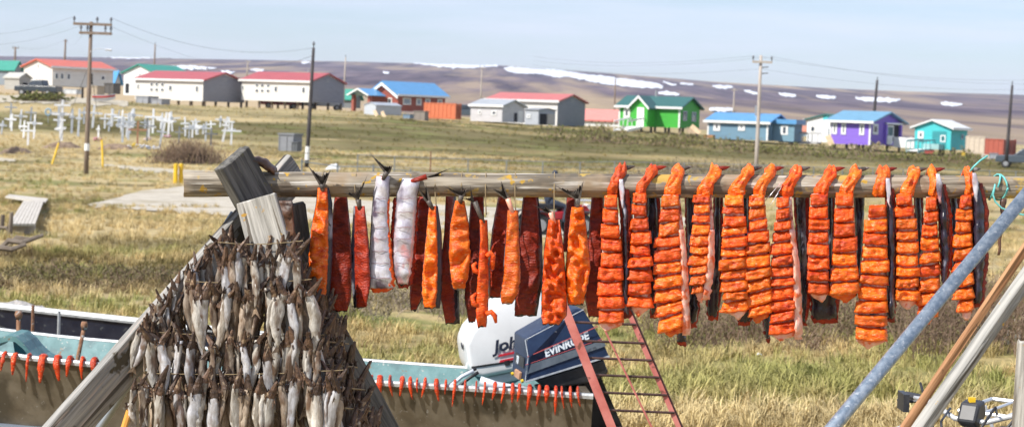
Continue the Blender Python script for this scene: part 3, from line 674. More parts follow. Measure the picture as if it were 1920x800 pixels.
# ------------------------------------------------------------------ vehicles and yard things of the village
M_tyre = mat('tyre_rubber', (.02, .02, .02), (.035, .033, .03), sc=8, rough=.85)
def wheel(t, c, ax, r, w):
    a = Vector(ax).normalized(); t1 = Vector((0, 0, 1)); t2 = a.cross(t1).normalized()
    def ring(rr, o): return [c + a * o + (t1 * math.cos(q * math.pi / 8) + t2 * math.sin(q * math.pi / 8)) * rr for q in range(16)]
    o = t.part('wheel', MB().loft([ring(r * .55, -w / 2), ring(r * .92, -w / 2), ring(r, -w * .3), ring(r, w * .3), ring(r * .92, w / 2), ring(r * .55, w / 2)]), M_tyre)
    t.part('rim', MB().loft([ring(r * .54, -w * .56), ring(r * .2, -w * .58), ring(r * .2, w * .58), ring(r * .54, w * .56)]), M_rim, o); return o
def truck(label, px, Y, c, yaw, pickup=True, sc=1.0):
    g = GB(px, Y); t = T('pickup_truck' if pickup else 'parked_car', label, 'truck' if pickup else 'car', g); a = R(yaw); u = Vector((math.cos(a), math.sin(a), 0)) * sc; w = Vector((-math.sin(a), math.cos(a), 0)) * sc; z = Vector((0, 0, 1)) * sc
    def prof(pts, half): return MB().prism([g + u * x + z * y - w * half for x, y in pts], w * (2 * half))
    body = [(-2.5, .5), (2.5, .5), (2.5, .95), (2.4, 1.1), (1.0, 1.15), (-2.5, 1.12)]
    b = t.part('body', prof(body, .9), paint(c, .3)); bevel(b, .06 * sc)
    cab = [(1.05, 1.12), (.45, 1.78), (-.75, 1.8), (-.95, 1.12)] if pickup else [(1.0, 1.12), (.3, 1.72), (-1.9, 1.75), (-2.4, 1.12)]
    bevel(t.part('cab', prof(cab, .78), paint(c, .3)), .08 * sc)
    gl = [(.85, 1.2), (.38, 1.68), (-.65, 1.7), (-.8, 1.2)] if pickup else [(.8, 1.2), (.25, 1.63), (-1.8, 1.65), (-2.1, 1.2)]
    t.part('side_window', prof(gl, .795), M_glass)
    for x in (-1.55, 1.6):
        for s_ in (-1, 1): wheel(t, g + u * x + w * (.82 * s_) + z * .38, w, .38 * sc, .24 * sc)
    for s_ in (-1, 1): t.part('headlight', MB().cbox(g + u * 2.51 + w * (.65 * s_) + z * .88, u * .06, w * .3, z * .16), M_trim)
pass
truck('dark pickup parked below the white house with orange roof', 72, 192, (.04, .05, .06), 170)
truck('red pickup parked behind the pilings of a cream house', 527, 214, (.42, .03, .025), 5)
truck('white car parked under the cream house by the dark utility pole', 607, 216, (.62, .63, .65), 10, False)
truck('dark grey car at the right edge beside the rust red container', 1922, 150, (.07, .09, .11), 160, False)
crate('white tote box beside the open fronted grey shed', 1056, 236, 184, 10, .8, 8, (.6, .6, .6)) if 0 else None
truck('blue grey car parked behind the orange container', 868, 196, (.12, .15, .18), 20, False)

def crate(label, px, row, Y, w, d, hh, c, name='storage_box', cat='box', yaw=20):
    g = GB(px, Y) if row is None else P(px, row, Y); k = Y / FPX; a = R(yaw); u = Vector((math.cos(a), -math.sin(a), 0)); n = Vector((-math.sin(a), -math.cos(a), 0)); z = Vector((0, 0, 1)); W_ = w * k; H_ = hh * k; D_ = d
    t = T(name, label, cat, g); o = g - u * W_ / 2
    mt = paint(c); t.part('body', MB().box(o, u * W_, -n * D_, z * H_ * .9), mt)
    t.part('lid', MB().box(o - u * .06 + n * .06 + z * (H_ * .9 + .003), u * (W_ + .12), -n * (D_ + .12), z * H_ * .1), paint(tuple(x * .85 for x in c)))
    for e in (.0, .5, .94): t.part('batten', MB().box(o + u * (W_ * e) + n * .04 + z * .02, u * (W_ * .06), -n * .045, z * H_ * .85), mt)
    return t
crate('larger grey plywood box below the cream house nearest the cemetery', 266, 202, 196, 26, 2.2, 22, (.34, .35, .37))
crate('smaller grey plywood box leaning under the same cream house', 293, 203, 194, 22, 1.8, 18, (.33, .34, .37))
crate('grey storage tank box in the grass beside the dark utility pole', 536, 283, 110, 31, 1.2, 33, (.22, .23, .25), 'fuel_tank', 'tank')
crate('small dark grey box against the storage tank in the grass', 552, 284, 109.5, 11, .5, 18, (.12, .13, .14))
crate('white chest freezer in the yard right of the white house', 132, 176, 196, 26, 1.0, 9, (.62, .63, .62), 'chest_freezer', 'freezer')
crate('tan crate stack beside the wooden utility pole on the hill', 176, 178, 200, 14, 1.5, 17, (.42, .34, .24))
crate('dark machine crate before the white house with sea green roof', 204, 176, 205, 20, 1.5, 20, (.10, .09, .08))
crate('weathered plywood sheet stack beside the orange container', 786, 226, 174, 22, 1.0, 18, (.27, .23, .19))
crate('blue grey tote below the brick red house', 762, 222, 172, 14, 1.0, 8, (.20, .28, .36))
crate('yellow tub beside the turquoise house', 1806, 292, 160, 6, .6, 7, (.65, .45, .05))
crate('grey drum crate right of the yellow tub', 1862, 297, 155, 14, 1.0, 10, (.30, .31, .34))
crate('pale plywood offcuts below the green house gable', 1296, 250, 182, 16, 1.0, 11, (.50, .38, .25))
crate('orange sled box between the green and blue houses', 1328, 258, 184, 18, 1.0, 5, (.60, .28, .10))
crate('tan pallet crate before the purple house', 1598, 279, 170, 12, 1.0, 9, (.48, .38, .28))
crate('red fuel tote below the turquoise house', 1742, 288, 166, 16, .8, 6, (.40, .08, .06))
# small skiff hauled out on the slope
def skiff(label, px, row, Y, L, c, c2):
    g = P(px, row, Y); k = Y / FPX; L *= k; t = T('small_skiff', label, 'boat', g); rings = []
    for i in range(9):
        s_ = i / 8; w = .75 * (1 - s_ ** 4); x = -L / 2 + L * s_; zz = .35 * s_ ** 3
        rings.append([g + Vector((x, -w, .75 + zz * .6)), g + Vector((x, -w * .75, .1 + zz)), g + Vector((x, w * .75, .1 + zz)), g + Vector((x, w, .75 + zz * .6)), g + Vector((x, w * .9, .72 + zz * .6)), g + Vector((x, 0, .3 + zz)), g + Vector((x, -w * .9, .72 + zz * .6))])
    t.part('hull', MB().loft(rings), paint(c, .4)); t.part('stripe', MB().loft([[r[0] + Vector((0, -.02, -.3)), r[0] + Vector((0, -.02, -.12)), r[0] + Vector((0, .02, -.12)), r[0] + Vector((0, .02, -.3))] for r in rings]), paint(c2, .4))
skiff('small white and red skiff lying on the slope below the houses', 196, 192, 180, 40, (.62, .62, .62), (.45, .04, .03))
# lumber lying about
for (px, row, Y, a, lab) in ((590, 0, 0, 0, ''),):
    pass
def leaning(label, px0, r0, px1, r1, Y, w, mt, name='lumber_board'):
    a = P(px0, r0, Y); b = P(px1, r1, Y + .8); d = (b - a).normalized(); s_ = d.cross(Vector((0, 1, 0))).normalized()
    single(name, MB().box(a - s_ * w / 2, b - a, s_ * w, Vector((0, .08, 0))), mt, label, 'board')
leaning('pale board leaning on the purple house gable', 1634, 281, 1650, 267, 169, .35, M_lumber)
leaning('pale board leaning against the metal shed', 708, 221, 702, 207, 176, .35, M_lumber)
leaning('second pale board leaning beside the metal shed', 722, 222, 716, 209, 176, .35, M_lumber)
leaning('brown board leaning on the green house gable', 1312, 250, 1296, 236, 180, .5, M_lumber)
leaning('long ramp board beside the turquoise house', 1560, 272, 1552, 254, 176, .6, M_lumber)
# ------------------------------------------------------------------ utility poles and wires
M_pole = mat('pole_wood', (.16, .115, .085), (.27, .21, .165), sc=3, rough=.9, st=(6, 6, .6), bump=.3, bsc=6)
M_pole_pale = mat('pole_wood_pale', (.36, .31, .27), (.47, .42, .37), sc=3, rough=.9, st=(6, 6, .6), bump=.3, bsc=6)
M_pole_dark = mat('pole_wood_dark', (.035, .033, .04), (.08, .07, .065), sc=3, rough=.9, st=(6, 6, .6))
M_insul = mat('insulator', (.08, .09, .11), (.14, .15, .17), sc=4, rough=.4)
M_wire = mat('power_wire', (.10, .105, .12), rough=.7)
POLE = {}
M_galv_l = mat('lamp_metal', (.5, .52, .55), rough=.5)
def pole(key, label, tx, ty, bx, by, Y, mt, rad=.15, arms=(), far=False, bands=()):
    a = P(bx, by, Y); b = P(tx, ty, Y); a.z -= .3; t = T('utility_pole', label, 'utility pole', a, 'utility poles of the village')
    t.part('post', MB().tube([a, a.lerp(b, .33), a.lerp(b, .66), b], [rad, rad * .9, rad * .78, rad * .66], 10), mt, smooth=True)
    POLE[key] = []
    for (ay, x0, x1, ins) in arms:
        c0 = P(x0, ay, Y - .18); c1 = P(x1, ay + (x1 - x0) * .035, Y - .18); d = c1 - c0
        arm = t.part('crossarm', MB().box(c0, d, Vector((0, .12, 0)), Vector((0, 0, .13))), mt)
        for q in ins:
            p_ = c0 + d * q + Vector((0, .06, .13)); t.part('insulator', MB().tube([p_, p_ + Vector((0, 0, .12)), p_ + Vector((0, 0, .16)), p_ + Vector((0, 0, .3))], [.03, .03, .075, .04], 8), M_insul, arm)
            POLE[key].append(p_ + Vector((0, 0, .28)))
    if not arms:
        p_ = b.copy(); t.part('insulator', MB().tube([p_, p_ + Vector((0, 0, .12)), p_ + Vector((0, 0, .2)), p_ + Vector((0, 0, .34))], [.03, .03, .08, .04], 8), M_insul)
    POLE[key].append(b.copy())
    for q in bands:
        p_ = a.lerp(b, q); t.part('band', MB().tube([p_, p_ + (b - a).normalized() * .35], rad * 1.02, 10), M_trim)
    return t
t = pole('p1', 'tall brown wooden utility pole with two crossarms rising out of the cemetery', 171, 41, 161, 331, 84, M_pole, .125, ((47, 137, 209, (0.02, .62, .98)), (64, 148, 209, (.05, .25, .8, .97))), bands=(.2,))
c = P(168, 98, 83.7); t.part('street_lamp', MB().tube([c, c + Vector((.4, -.1, .18)), c + Vector((.9, -.1, .15))], [.015, .015, .015], 6).tube([c + Vector((.8, -.1, .15)), c + Vector((1.1, -.1, .13))], [.05, .06], 8), M_galv_l)
pole('p2', 'dark utility pole standing before the second cream house', 588, 90, 575, 303, 92, M_pole_dark, .12, bands=(.06, .12))
t = pole('p3', 'pale utility pole with one crossarm before the blue house', 1427, 104, 1417, 332, 102, M_pole_pale, .13, ((118, 1411, 1448, (.03, .97)),))
for e in (.85, .9, .94): 
    q = P(1427, 104, 102).lerp(P(1417, 332, 102), 1 - e); t.part('bracket', MB().tube([q, q + Vector((.45, -.1, .05))], .04, 6), M_insul)
pole('p4', 'dark leaning pole rising behind the purple house', 1645, 150, 1634, 262, 190, M_pole_dark, .2)
pole('p5', 'dark pole beside the rust red container at the right edge', 1898, 160, 1887, 296, 146, M_pole_dark, .16)
pole('p6', 'thin brown pole behind the low white building', 1154, 148, 1151, 236, 235, M_pole, .14)
pole('p7', 'thin pole with transformer can above the silver grey shed', 904, 126, 901, 190, 260, M_pole_pale, .13, ((128, 899, 909, (.1, .9)),))
pole('p8', 'thin pole with transformer can behind the blue house', 1377, 166, 1375, 212, 300, M_pole_pale, .15, ((170, 1372, 1382, (.1, .9)),))
pole('p9', 'thin pale pole right of the second cream house', 648, 108, 644, 192, 235, M_pole_pale, .13)
pole('p10', 'thin distant pole above the orange roof', 123, 74, 121, 118, 300, M_pole, .2, ((79, 120, 126, (.1, .9)),))
pole('p11', 'distant pole with crossarm at the far left edge', 29, 88, 27, 130, 300, M_pole, .22, ((91, 23, 35, (.1, .9)),))
pole('p12', 'distant pole above the sea green roof', 291, 83, 289, 130, 290, M_pole, .16)
pole('p13', 'distant pole between the two cream houses', 465, 114, 463, 140, 330, M_pole_pale, .16, ((116, 460, 470, (.1, .9)),))
def wire(label, a, b, sag, r=.016):
    r *= .32
    pts = [a.lerp(b, i / 16) - Vector((0, 0, sag * 4 * (i / 16) * (1 - i / 16))) for i in range(17)]
    single('power_wire', MB().tube(pts, r, 4), M_wire, label, 'wire', 'power wires strung between the poles')
p1 = POLE['p1']
wire('upper power wire leaving the frame left of the double crossarm pole', p1[0], P(-60, 62, 130), .4)
wire('lower power wire leaving the frame left of the double crossarm pole', p1[3], P(-60, 82, 120), .4)
wire('outer power wire from the double crossarm pole to the dark pole', p1[2], POLE['p2'][-1], .8, .02)
wire('inner power wire from the double crossarm pole to the distant pole between cream houses', p1[6], POLE['p13'][0], 1.2, .02)
wire('thick cable from the dark pole down to the distant pole', POLE['p2'][-1] - Vector((0, 0, .4)), POLE['p13'][0], 1.0, .035)
wire('thin cable above the orange roof', POLE['p10'][0], POLE['p11'][0], 1.0, .03)
wire('slack cable from the distant pole to the double crossarm pole', POLE['p10'][1], p1[4], 1.0, .02)
p3 = POLE['p3']
for i, (y0, y1) in enumerate(((118, 150), (124, 158), (134, 166))):
    src = p3[min(i, 1)] if i < 2 else p3[-1] - Vector((0, 0, .8))
    wire(('upper', 'middle', 'lower')[i] + ' power wire left of the pale crossarm pole', src, P(1000, 106 + 8 * i, 150), .5, .016)
    wire(('upper', 'middle', 'lower')[i] + ' power wire right of the pale crossarm pole', src, P(2000, y1 - 2, 130), .6, .016)

# ------------------------------------------------------------------ cemetery crosses
M_cw = mat('cross_white', (.74, .75, .76), (.60, .62, .65), sc=4, rough=.7)
M_cg = mat('cross_grey', (.30, .33, .37), (.42, .45, .49), sc=4, rough=.8)
M_cb = mat('cross_brown', (.22, .10, .05), (.30, .16, .09), sc=4, rough=.8)
M_cd = mat('cross_dark', (.10, .11, .12), (.18, .19, .20), sc=4, rough=.8)
CR = [(20, 193, 218, 11, 'g', 0, 1), (19, 215, 240, 11, 'w', 0, 1), (2, 226, 252, 10, 'g', .1, 1), (37, 205, 242, 12, 'w', .05, 1), (57, 201, 231, 10, 'g', .03, 1), (63, 215, 261, 15, 'w', .02, 1), (52, 231, 272, 14, 'w', 0, 1),
      (109, 196, 245, 16, 'g', 0, 1), (115, 187, 264, 18, 'w', -.01, 2), (134, 204, 250, 5, 'g', 0, 1), (146, 204, 256, 6, 'g', .02, 1), (157, 201, 232, 7, 'g', 0, 1), (173, 197, 241, 16, 'w', .05, 1), (184, 235, 258, 4, 'w', 0, 1), (196, 213, 241, 9, 'w', 0, 1), (204, 225, 246, 5, 'g', 0, 1),
      (227, 206, 248, 16, 'w', .03, 1), (229, 218, 267, 13, 'g', 0, 1), (240, 211, 263, 14, 'g', 0, 1), (249, 203, 240, 17, 'w', .03, 1), (257, 227, 274, 18, 'b', 0, 1), (275, 221, 265, 15, 'd', 0, 1), (286, 204, 250, 16, 'w', 0, 1), (299, 231, 277, 9, 'g', .1, 1), (303, 210, 258, 13, 'w', .16, 1), (315, 211, 258, 14, 'w', .02, 1), (323, 209, 247, 16, 'w', -.1, 1),
      (335, 237, 270, 8, 'd', 0, 1), (354, 231, 262, 13, 'g', 0, 1), (360, 228, 258, 15, 'w', .03, 1), (366, 222, 237, 9, 'w', 0, 1), (385, 228, 265, 9, 'g', 0, 1), (395, 240, 273, 12, 'd', 0, 1), (417, 218, 267, 7, 'w', .16, 1), (433, 231, 273, 18, 'w', 0, 1)]
_rc = random.Random(31)
for _i in range(26):
    _x = _rc.choice((_rc.uniform(0, 75), _rc.uniform(100, 215), _rc.uniform(220, 340), _rc.uniform(345, 440))); _b = _rc.uniform(232, 262); CR.append((_x, _b - _rc.uniform(18, 36), _b, _rc.uniform(6, 12), _rc.choice('wwwg'), _rc.uniform(-.08, .08), 1))
CR.sort(key=lambda c: c[0])
CN = {'w': ('white', M_cw), 'g': ('weathered grey', M_cg), 'b': ('brown', M_cb), 'd': ('dark grey', M_cd)}
for i, (px, ty, by, hw, c, tilt, nb) in enumerate(CR):
    g = G(px, by); k = g.y / FPX; H_ = (by - ty) * k; w = .12 if H_ < 1.8 else .16
    hgt = 'tall' if H_ > 1.6 else ('short' if H_ < .9 else 'wooden')
    lab = f'{hgt} {CN[c][0]} {"leaning " if abs(tilt) > .08 else ""}grave cross, {ordn(i)} from the left in the cemetery'
    t = T('grave_cross', lab, 'cross', g, 'crosses in the cemetery'); ax = Vector((math.sin(tilt + .02), 0, math.cos(tilt))); sd = Vector((math.cos(tilt), 0.1 * ((i * 7) % 5 - 2), -math.sin(tilt)))
    t.part('upright', MB().box(g - sd * w / 2 - ax * .3, sd * w, Vector((0, .06, 0)), ax * (H_ + .3)), CN[c][1])
    for q, f_ in ((.62 if H_ > .9 else .55, 1.0), (.84, .8))[:nb]:
        o = g + ax * (H_ * q) - sd * (hw * k) * f_ - Vector((0, .05, 0)); t.part('crossbar', MB().box(o, sd * (2 * hw * k * f_), Vector((0, .05, 0)), ax * w * .95), CN[c][1])
    if i % 4 == 0: t.part('name_plate', MB().box(g + ax * (H_ * .62 - .06) - sd * .14 - Vector((0, .075, 0)), sd * .28, Vector((0, .02, 0)), ax * .24), M_cg)
# wreath, flowers, mounds
g = G(90, 232); t = T('grave_wreath', 'pale blue round wreath on a stake among the crosses', 'wreath', g)
ring = [g + Vector((.22 * math.cos(a * .393), 0, .95 + .26 * math.sin(a * .393))) for a in range(17)]
t.part('ring', MB().tube(ring, .07, 6), mat('wreath_blue', (.25, .38, .48), rough=.7)); t.part('stake', MB().tube([g, g + Vector((0, 0, .7))], .025, 5), M_cg)
FL = [(252, 277, (.65, .45, .03), 'yellow'), (266, 279, (.62, .63, .66), 'white'), (280, 281, (.45, .50, .62), 'pale blue'), (292, 282, (.7, .7, .7), 'pale'), (240, 280, (.66, .62, .6), 'cream'), (181, 265, (.6, .3, .32), 'pink'), (277, 264, (.7, .55, .55), 'pale pink'), (315, 259, (.62, .35, .42), 'rosy')]
rg = random.Random(21)
for px, row, c, nm in FL:
    g = G(px, row); t = T('flower_bunch', f'small {nm} bunch of grave flowers lying among the crosses', 'flowers', g); mm = mat('petals', c, tuple(x * .7 for x in c), sc=8, rough=.7)
    mb = MB()
    for _ in range(14):
        p_ = g + Vector((rg.gauss(0, .16), rg.gauss(0, .12), rg.uniform(.08, .26))); r = rg.uniform(.05, .09)
        mb.tube([p_ - Vector((0, 0, r)), p_, p_ + Vector((0, 0, r * .8))], [r * .2, r, r * .4], 6)
    t.part('petals', mb, mm, smooth=True)['kind'] = 'stuff'
    sm_ = MB()
    for _ in range(5): sm_.tube([g + Vector((rg.gauss(0, .05), rg.gauss(0, .05), -.02)), g + Vector((rg.gauss(0, .12), rg.gauss(0, .1), .14))], .012, 4)
    t.part('stems', sm_, M_leaf)['kind'] = 'stuff'
M_earth = mat('bare_earth', (.17, .115, .075), (.30, .22, .15), sc=2, rough=.95, bump=.6, bsc=5, bdist=.1)
for px0, px1, row, lab in ((78, 155, 272, 'mound of bare brown earth below the tall cross'), (180, 250, 275, 'low heap of dark earth and stones below the crosses'), (0, 60, 282, 'dark earth bank at the left edge below the cemetery')):
    mb = MB(); rings = []
    for i in range(21):
        u = i / 20; g = G(lerp(px0, px1, u), row + 5); w = 1.6; hh = .42 * math.sin(math.pi * u) ** .7
        rings.append([g + Vector((0, -w / 2 + w * q / 8, max(-.1, hh * math.sin(math.pi * q / 8) * (1 + .5 * nz(u * 9, q * .7, px0)) - .05))) for q in range(9)])
    mb.loft(rings, caps=False, closed=False); single('earth_mound', mb, M_earth, lab, 'mound', smooth=True)

# ------------------------------------------------------------------ yellow guy markers, bollards
M_yel = mat('yellow_plastic', (.78, .50, .015), (.70, .44, .015), sc=4, rough=.5)
for tx, ty, bx, by, lab in ((110, 268, 97, 309, 'leaning yellow guy wire marker left of the wooden pole'), (191, 262, 193, 315, 'upright yellow guy wire marker right of the wooden pole')):
    g = G(bx, by); b = P(tx, ty, g.y + .4); t = T('guy_marker', lab, 'marker', g)
    t.part('sleeve', MB().tube([g, b], .055, 8), M_yel); t.part('guy_wire', MB().tube([b, P(168, 120, 84)], .012, 4), M_wire)
for px, lab in ((329, 'left one of the two yellow posts beside the rail end'), (339, 'right one of the two yellow posts beside the rail end')):
    g = G(px, 344); k = g.y / FPX; t = T('yellow_bollard', lab, 'bollard', g, 'yellow bollards')
    t.part('post', MB().tube([g - Vector((0, 0, .2)), g + Vector((0, 0, 36 * k))], 4.0 * k, 12), M_yel); t.part('cap', MB().tube([g + Vector((0, 0, 36 * k)), g + Vector((0, 0, 37 * k)), g + Vector((0, 0, 37.6 * k))], [4.2 * k, 3.6 * k, 1.5 * k], 12), M_yel)

# ------------------------------------------------------------------ wire fence and pipe rail
M_galv = mat('galvanised_steel', (.20, .22, .23), (.28, .30, .31), sc=6, rough=.45, metal=.6)
M_rust = mat('rusty_steel', (.16, .06, .03), (.24, .11, .06), sc=8, rough=.8)
FP = [(671, 290, 0), (740, 293, 0), (808, 284, 1), (878, 298, 0), (950, 301, 0), (1018, 303, 0), (1088, 304, 0), (1153, 303, 0), (1221, 305, 0), (1283, 306, 0), (1345, 307, 0), (1407, 309, 0), (1467, 311, 0), (1526, 313, 0), (1580, 314, 0), (1637, 315, 0), (1694, 317, 0), (1748, 318, 0), (1802, 319, 0), (1856, 320, 0), (1905, 321, 0), (1960, 323, 0)]
YF = 96.0
t = T('wire_fence', 'long galvanised wire fence with pipe posts crossing behind the rail', 'fence', GB(671, YF)); tops = []
for px, row, ru in FP:
    b = P(px, row, YF); tops.append(P(px, row + (12 if ru else 0), YF)); g = Vector((b.x, b.y, h(b.x, b.y) - .2))
    t.part('post', MB().tube([g, b], .032, 8), M_rust if ru else M_galv)
t.part('top_rail', MB().tube(tops, .02, 6), M_galv)
for dz in (.3, .6, .9): t.part('wire', MB().tube([p_ - Vector((0, 0, dz)) for p_ in tops], .012, 4), M_galv)
pts = [(566, 303), (633, 312), (700, 313), (770, 321), (840, 330), (915, 335), (1000, 341)]; Yp = 80.0
t = T('pipe_rail', 'low pale pipe rail on short posts running behind the wooden rail', 'rail', GB(566, Yp)); pp = [P(a, b, Yp) for a, b in pts]
t.part('rail', MB().tube(pp, .028, 6), M_galv)
for p_ in pp: t.part('post', MB().tube([Vector((p_.x, p_.y, h(p_.x, p_.y) - .2)), p_ + Vector((0, 0, .12))], .045, 6), M_galv)
# bits of pale litter
for px, row, w, lab, c in ((625, 319, 30, 'crumpled white sheet lying in the grass behind the rail', (.66, .67, .68)), (1423, 668, 12, 'clear plastic cup lying in the grass under the salmon', (.6, .62, .64)), (1767, 710, 9, 'small purple scrap lying in the grass', (.30, .16, .38))):
    g = G(px, row); k = g.y / FPX; mb = MB(); W_ = w * k
    ring = []
    for j in range(5): ring.append([g + Vector((W_ * (i / 6 - .5), W_ * .5 * (j / 4 - .5), .02 + W_ * .22 * abs(nz(i * .9, j * .8, px)) + W_ * .3 * math.sin(math.pi * i / 6) * math.sin(math.pi * j / 4))) for i in range(7)])
    mb.loft(ring, caps=False, closed=False); o = single('litter_scrap', mb, mat('litter', c, rough=.5), lab, 'litter', smooth=True); so_ = o.modifiers.new('thick', 'SOLIDIFY'); so_.thickness = .004

# ------------------------------------------------------------------ boardwalk at the left
M_board = mat('bleached_boards', (.44, .40, .34), (.58, .54, .48), sc=4, rough=.85)
t = T('boardwalk', 'bleached plank boardwalk in the dry grass at the left edge', 'boardwalk', G(50, 400))
def on(px, row, lift): return G(px, row, lift)
q0, q1, q2, q3 = on(16, 419, .25), on(66, 419, .25), on(82, 376, .25), on(44, 376, .25)
for i in range(7):
    a, b = i / 7 + .008, (i + 1) / 7 - .008
    mb = MB(); mb.prism([q0.lerp(q1, a), q0.lerp(q1, b), q3.lerp(q2, b), q3.lerp(q2, a)], (0, 0, -.05)); t.part('plank', mb, M_board)
q0, q1, q2, q3 = on(10, 368, .22), on(84, 379, .22), on(90, 372, .22), on(18, 364, .22)
for i in range(3):
    a, b = i / 3 + .01, (i + 1) / 3 - .01; mb = MB(); mb.prism([q0.lerp(q3, a), q1.lerp(q2, a), q1.lerp(q2, b), q0.lerp(q3, b)], (0, 0, -.05)); t.part('plank', mb, M_board)
a, b = on(14, 420, .2), on(66, 420, .2); t.part('fascia_board', MB().box(a - Vector((0, 0, .5)), b - a, Vector((0, .05, 0)), Vector((0, 0, .5))), mat('board_edge', (.42, .37, .30), (.5, .45, .38), sc=4, rough=.85))
for px, r0, r1, lab in ((18, 398, 445, 'thin grey stake beside the boardwalk'), (2, 402, 440, 'short dark stake at the left edge by the boardwalk')):
    g = G(px, r1); k = g.y / FPX; t = T('wooden_stake', lab, 'stake', g)
    t.part('stake', MB().tube([g - Vector((0, 0, .1)), g + Vector((.03, 0, (r1 - r0) * k))], [.05, .04], 6), M_post)
    if px > 10: t.part('brace', MB().tube([P(-12, 426, g.y), P(12, 427, g.y), P(20, 440, g.y), P(27, 458, g.y - .5)], [.04, .04, .04, .04], 6), M_post)
for px, row, lab in ((25, 476, 'dark driftwood stick lying below the boardwalk'), (40, 470, 'short dark branch in the dry grass below the boardwalk'), (4, 490, 'dark root lump at the left edge of the dry grass')):
    g = G(px, row); single('driftwood_stick', MB().tube([g + Vector((-.25, 0, .05)), g + Vector((-.1, .05, .22)), g + Vector((.15, 0, .2)), g + Vector((.35, .1, .28))], [.05, .05, .045, .03], 6), M_post, lab, 'driftwood')
# ------------------------------------------------------------------ the rack: log rail and plank A-frame
M_log = mat('weathered_log', (.125, .10, .072), (.41, .355, .275), sc=40, rough=.85, bump=1.0, bsc=60, st=(.07, 1, 1), bdist=.008, spots=(((.12, .10, .075), 13.0, .56, .06), ((.52, .48, .42), 50, .60, .06), ((.46, .27, .035), 26, .61, .05, 1), ((.46, .31, .07), 11.0, .61, .06, 1), ((.13, .10, .07), 9, .60, .05, 1), ((.30, .22, .14), 3, .52, .1, 1)))
M_wood = mat('grey_weathered_wood', (.19, .183, .17), (.38, .365, .335), sc=55, rough=.9, bump=1.0, bsc=80, st=(.05, 1, 1), bdist=.007, spots=(((.085, .075, .065), 24, .57, .06), ((.40, .34, .30), 80, .60, .06), ((.08, .065, .04), 9, .62, .03, 1)))
M_wood_dark = mat('dark_weathered_wood', (.058, .055, .050), (.155, .147, .132), sc=55, rough=.92, bump=1.0, bsc=80, st=(.05, 1, 1), bdist=.007, spots=(((.17, .16, .13), 70, .62, .05), ((.12, .11, .06), 25, .64, .04, 1)))
M_wood_pale = mat('pale_weathered_wood', (.27, .255, .225), (.50, .475, .43), sc=55, rough=.9, bump=1.0, bsc=80, st=(.06, 1, 1), bdist=.006, spots=(((.14, .12, .095), 40, .57, .06), ((.44, .25, .05), 26, .66, .04, 1)))
M_wood_brown = mat('brown_board', (.28, .13, .055), (.44, .24, .115), sc=55, rough=.8, bump=.6, bsc=80, st=(.05, 1, 1), bdist=.004, spots=(((.10, .05, .025), 20, .64, .05, 1),))
M_twine = mat('jute_twine', (.32, .24, .13), (.22, .16, .085), sc=30, rough=.9)
def plank(name, a, b, width, thick, nrm, mt, label, cat, seg=26, seed=0, rough_=.0035, part_of=None):
    """board from a to b; its broad face looks along nrm"""
    a, b = Vector(a), Vector(b); x = (b - a).normalized(); n = Vector(nrm); n = (n - x * n.dot(x)).normalized(); y = n.cross(x).normalized(); L_ = (b - a).length
    prof = [(-.5, -.5), (-.17, -.5), (.17, -.5), (.5, -.5), (.5, -.15), (.5, .15), (.5, .5), (.17, .5), (-.17, .5), (-.5, .5), (-.5, .15), (-.5, -.15)]
    rings = []
    for i in range(seg + 1):
        s = i / seg; e = 1.0; ring = []
        for (p, q) in prof:
            j = rough_ * nz(s * L_ * 6, p * 3 + seed, q * 3) * 1.6; c = .90 if abs(p) == .5 and abs(q) == .5 else 1.0
            xx = s * L_ + (.006 * nz(p * 5, q * 5, seed + s * 9) if i in (0, seg) else 0)
            ring.append(Vector((xx, p * width * (1 - .02 * (1 - c)) + j, q * thick * c + j)))
        rings.append(ring)
    me = MB().loft(rings).mesh(name, None, (mt,), False)
    o = link(bpy.data.objects.new(name, me)); m_ = Matrix.Identity(4)
    for i in range(3): m_[i][0] = x[i]; m_[i][1] = y[i]; m_[i][2] = n[i]; m_[i][3] = a[i]
    o.matrix_world = m_; bevel(o, .003, 1, 50)
    if part_of is not None:
        o.parent = part_of; o.matrix_parent_inverse = Matrix.Translation(part_of.location).inverted(); 
        if label: o['label'] = label
        return o
    return tag(o, label, cat)
RL = P(347, 345, 6.62); RR = P(1975, 351, 7.02); RAILV = RR - RL
def rail_at(px):
    s_ = (px - 347) / (1975 - 347); t = s_ * RL.y / (RR.y + s_ * (RL.y - RR.y)); c = RL + RAILV * t; return c, .0500 - .0055 * t
rings = []; n = 28; xd = RAILV.normalized(); yd = Vector((0, 0, 1)).cross(xd).normalized(); zd = xd.cross(yd); LL = RAILV.length
for i in range(91):
    s = i / 90; r = .0500 - .0055 * s; ring = []
    for k in range(n):
        a = 2 * math.pi * k / n; rr = r * (1 + .05 * nz(s * 5, math.cos(a) * 1.2, math.sin(a) * 1.2) + .05 * nz(s * 26, math.cos(a) * 3, math.sin(a) * 3) + .03 * nz(s * 8, math.cos(a) * 7, math.sin(a) * 7))
        if abs(a - 4.1) < .13: rr *= .93
        ring.append(Vector((s * LL + (.012 * nz(math.cos(a), math.sin(a), 3) if i == 0 else 0), math.cos(a) * rr, math.sin(a) * rr + .007 * nz(s * 5.5, 2, 2))))
    rings.append(ring)
me = MB().loft(rings).mesh('log_rail', None, (M_log,), True); o = link(bpy.data.objects.new('log_rail', me)); mm = Matrix.Identity(4)
for i in range(3): mm[i][0] = xd[i]; mm[i][1] = yd[i]; mm[i][2] = zd[i]; mm[i][3] = RL[i]
o.matrix_world = mm; tag(o, 'long weathered log rail with yellow lichen that carries the salmon', 'log rail')

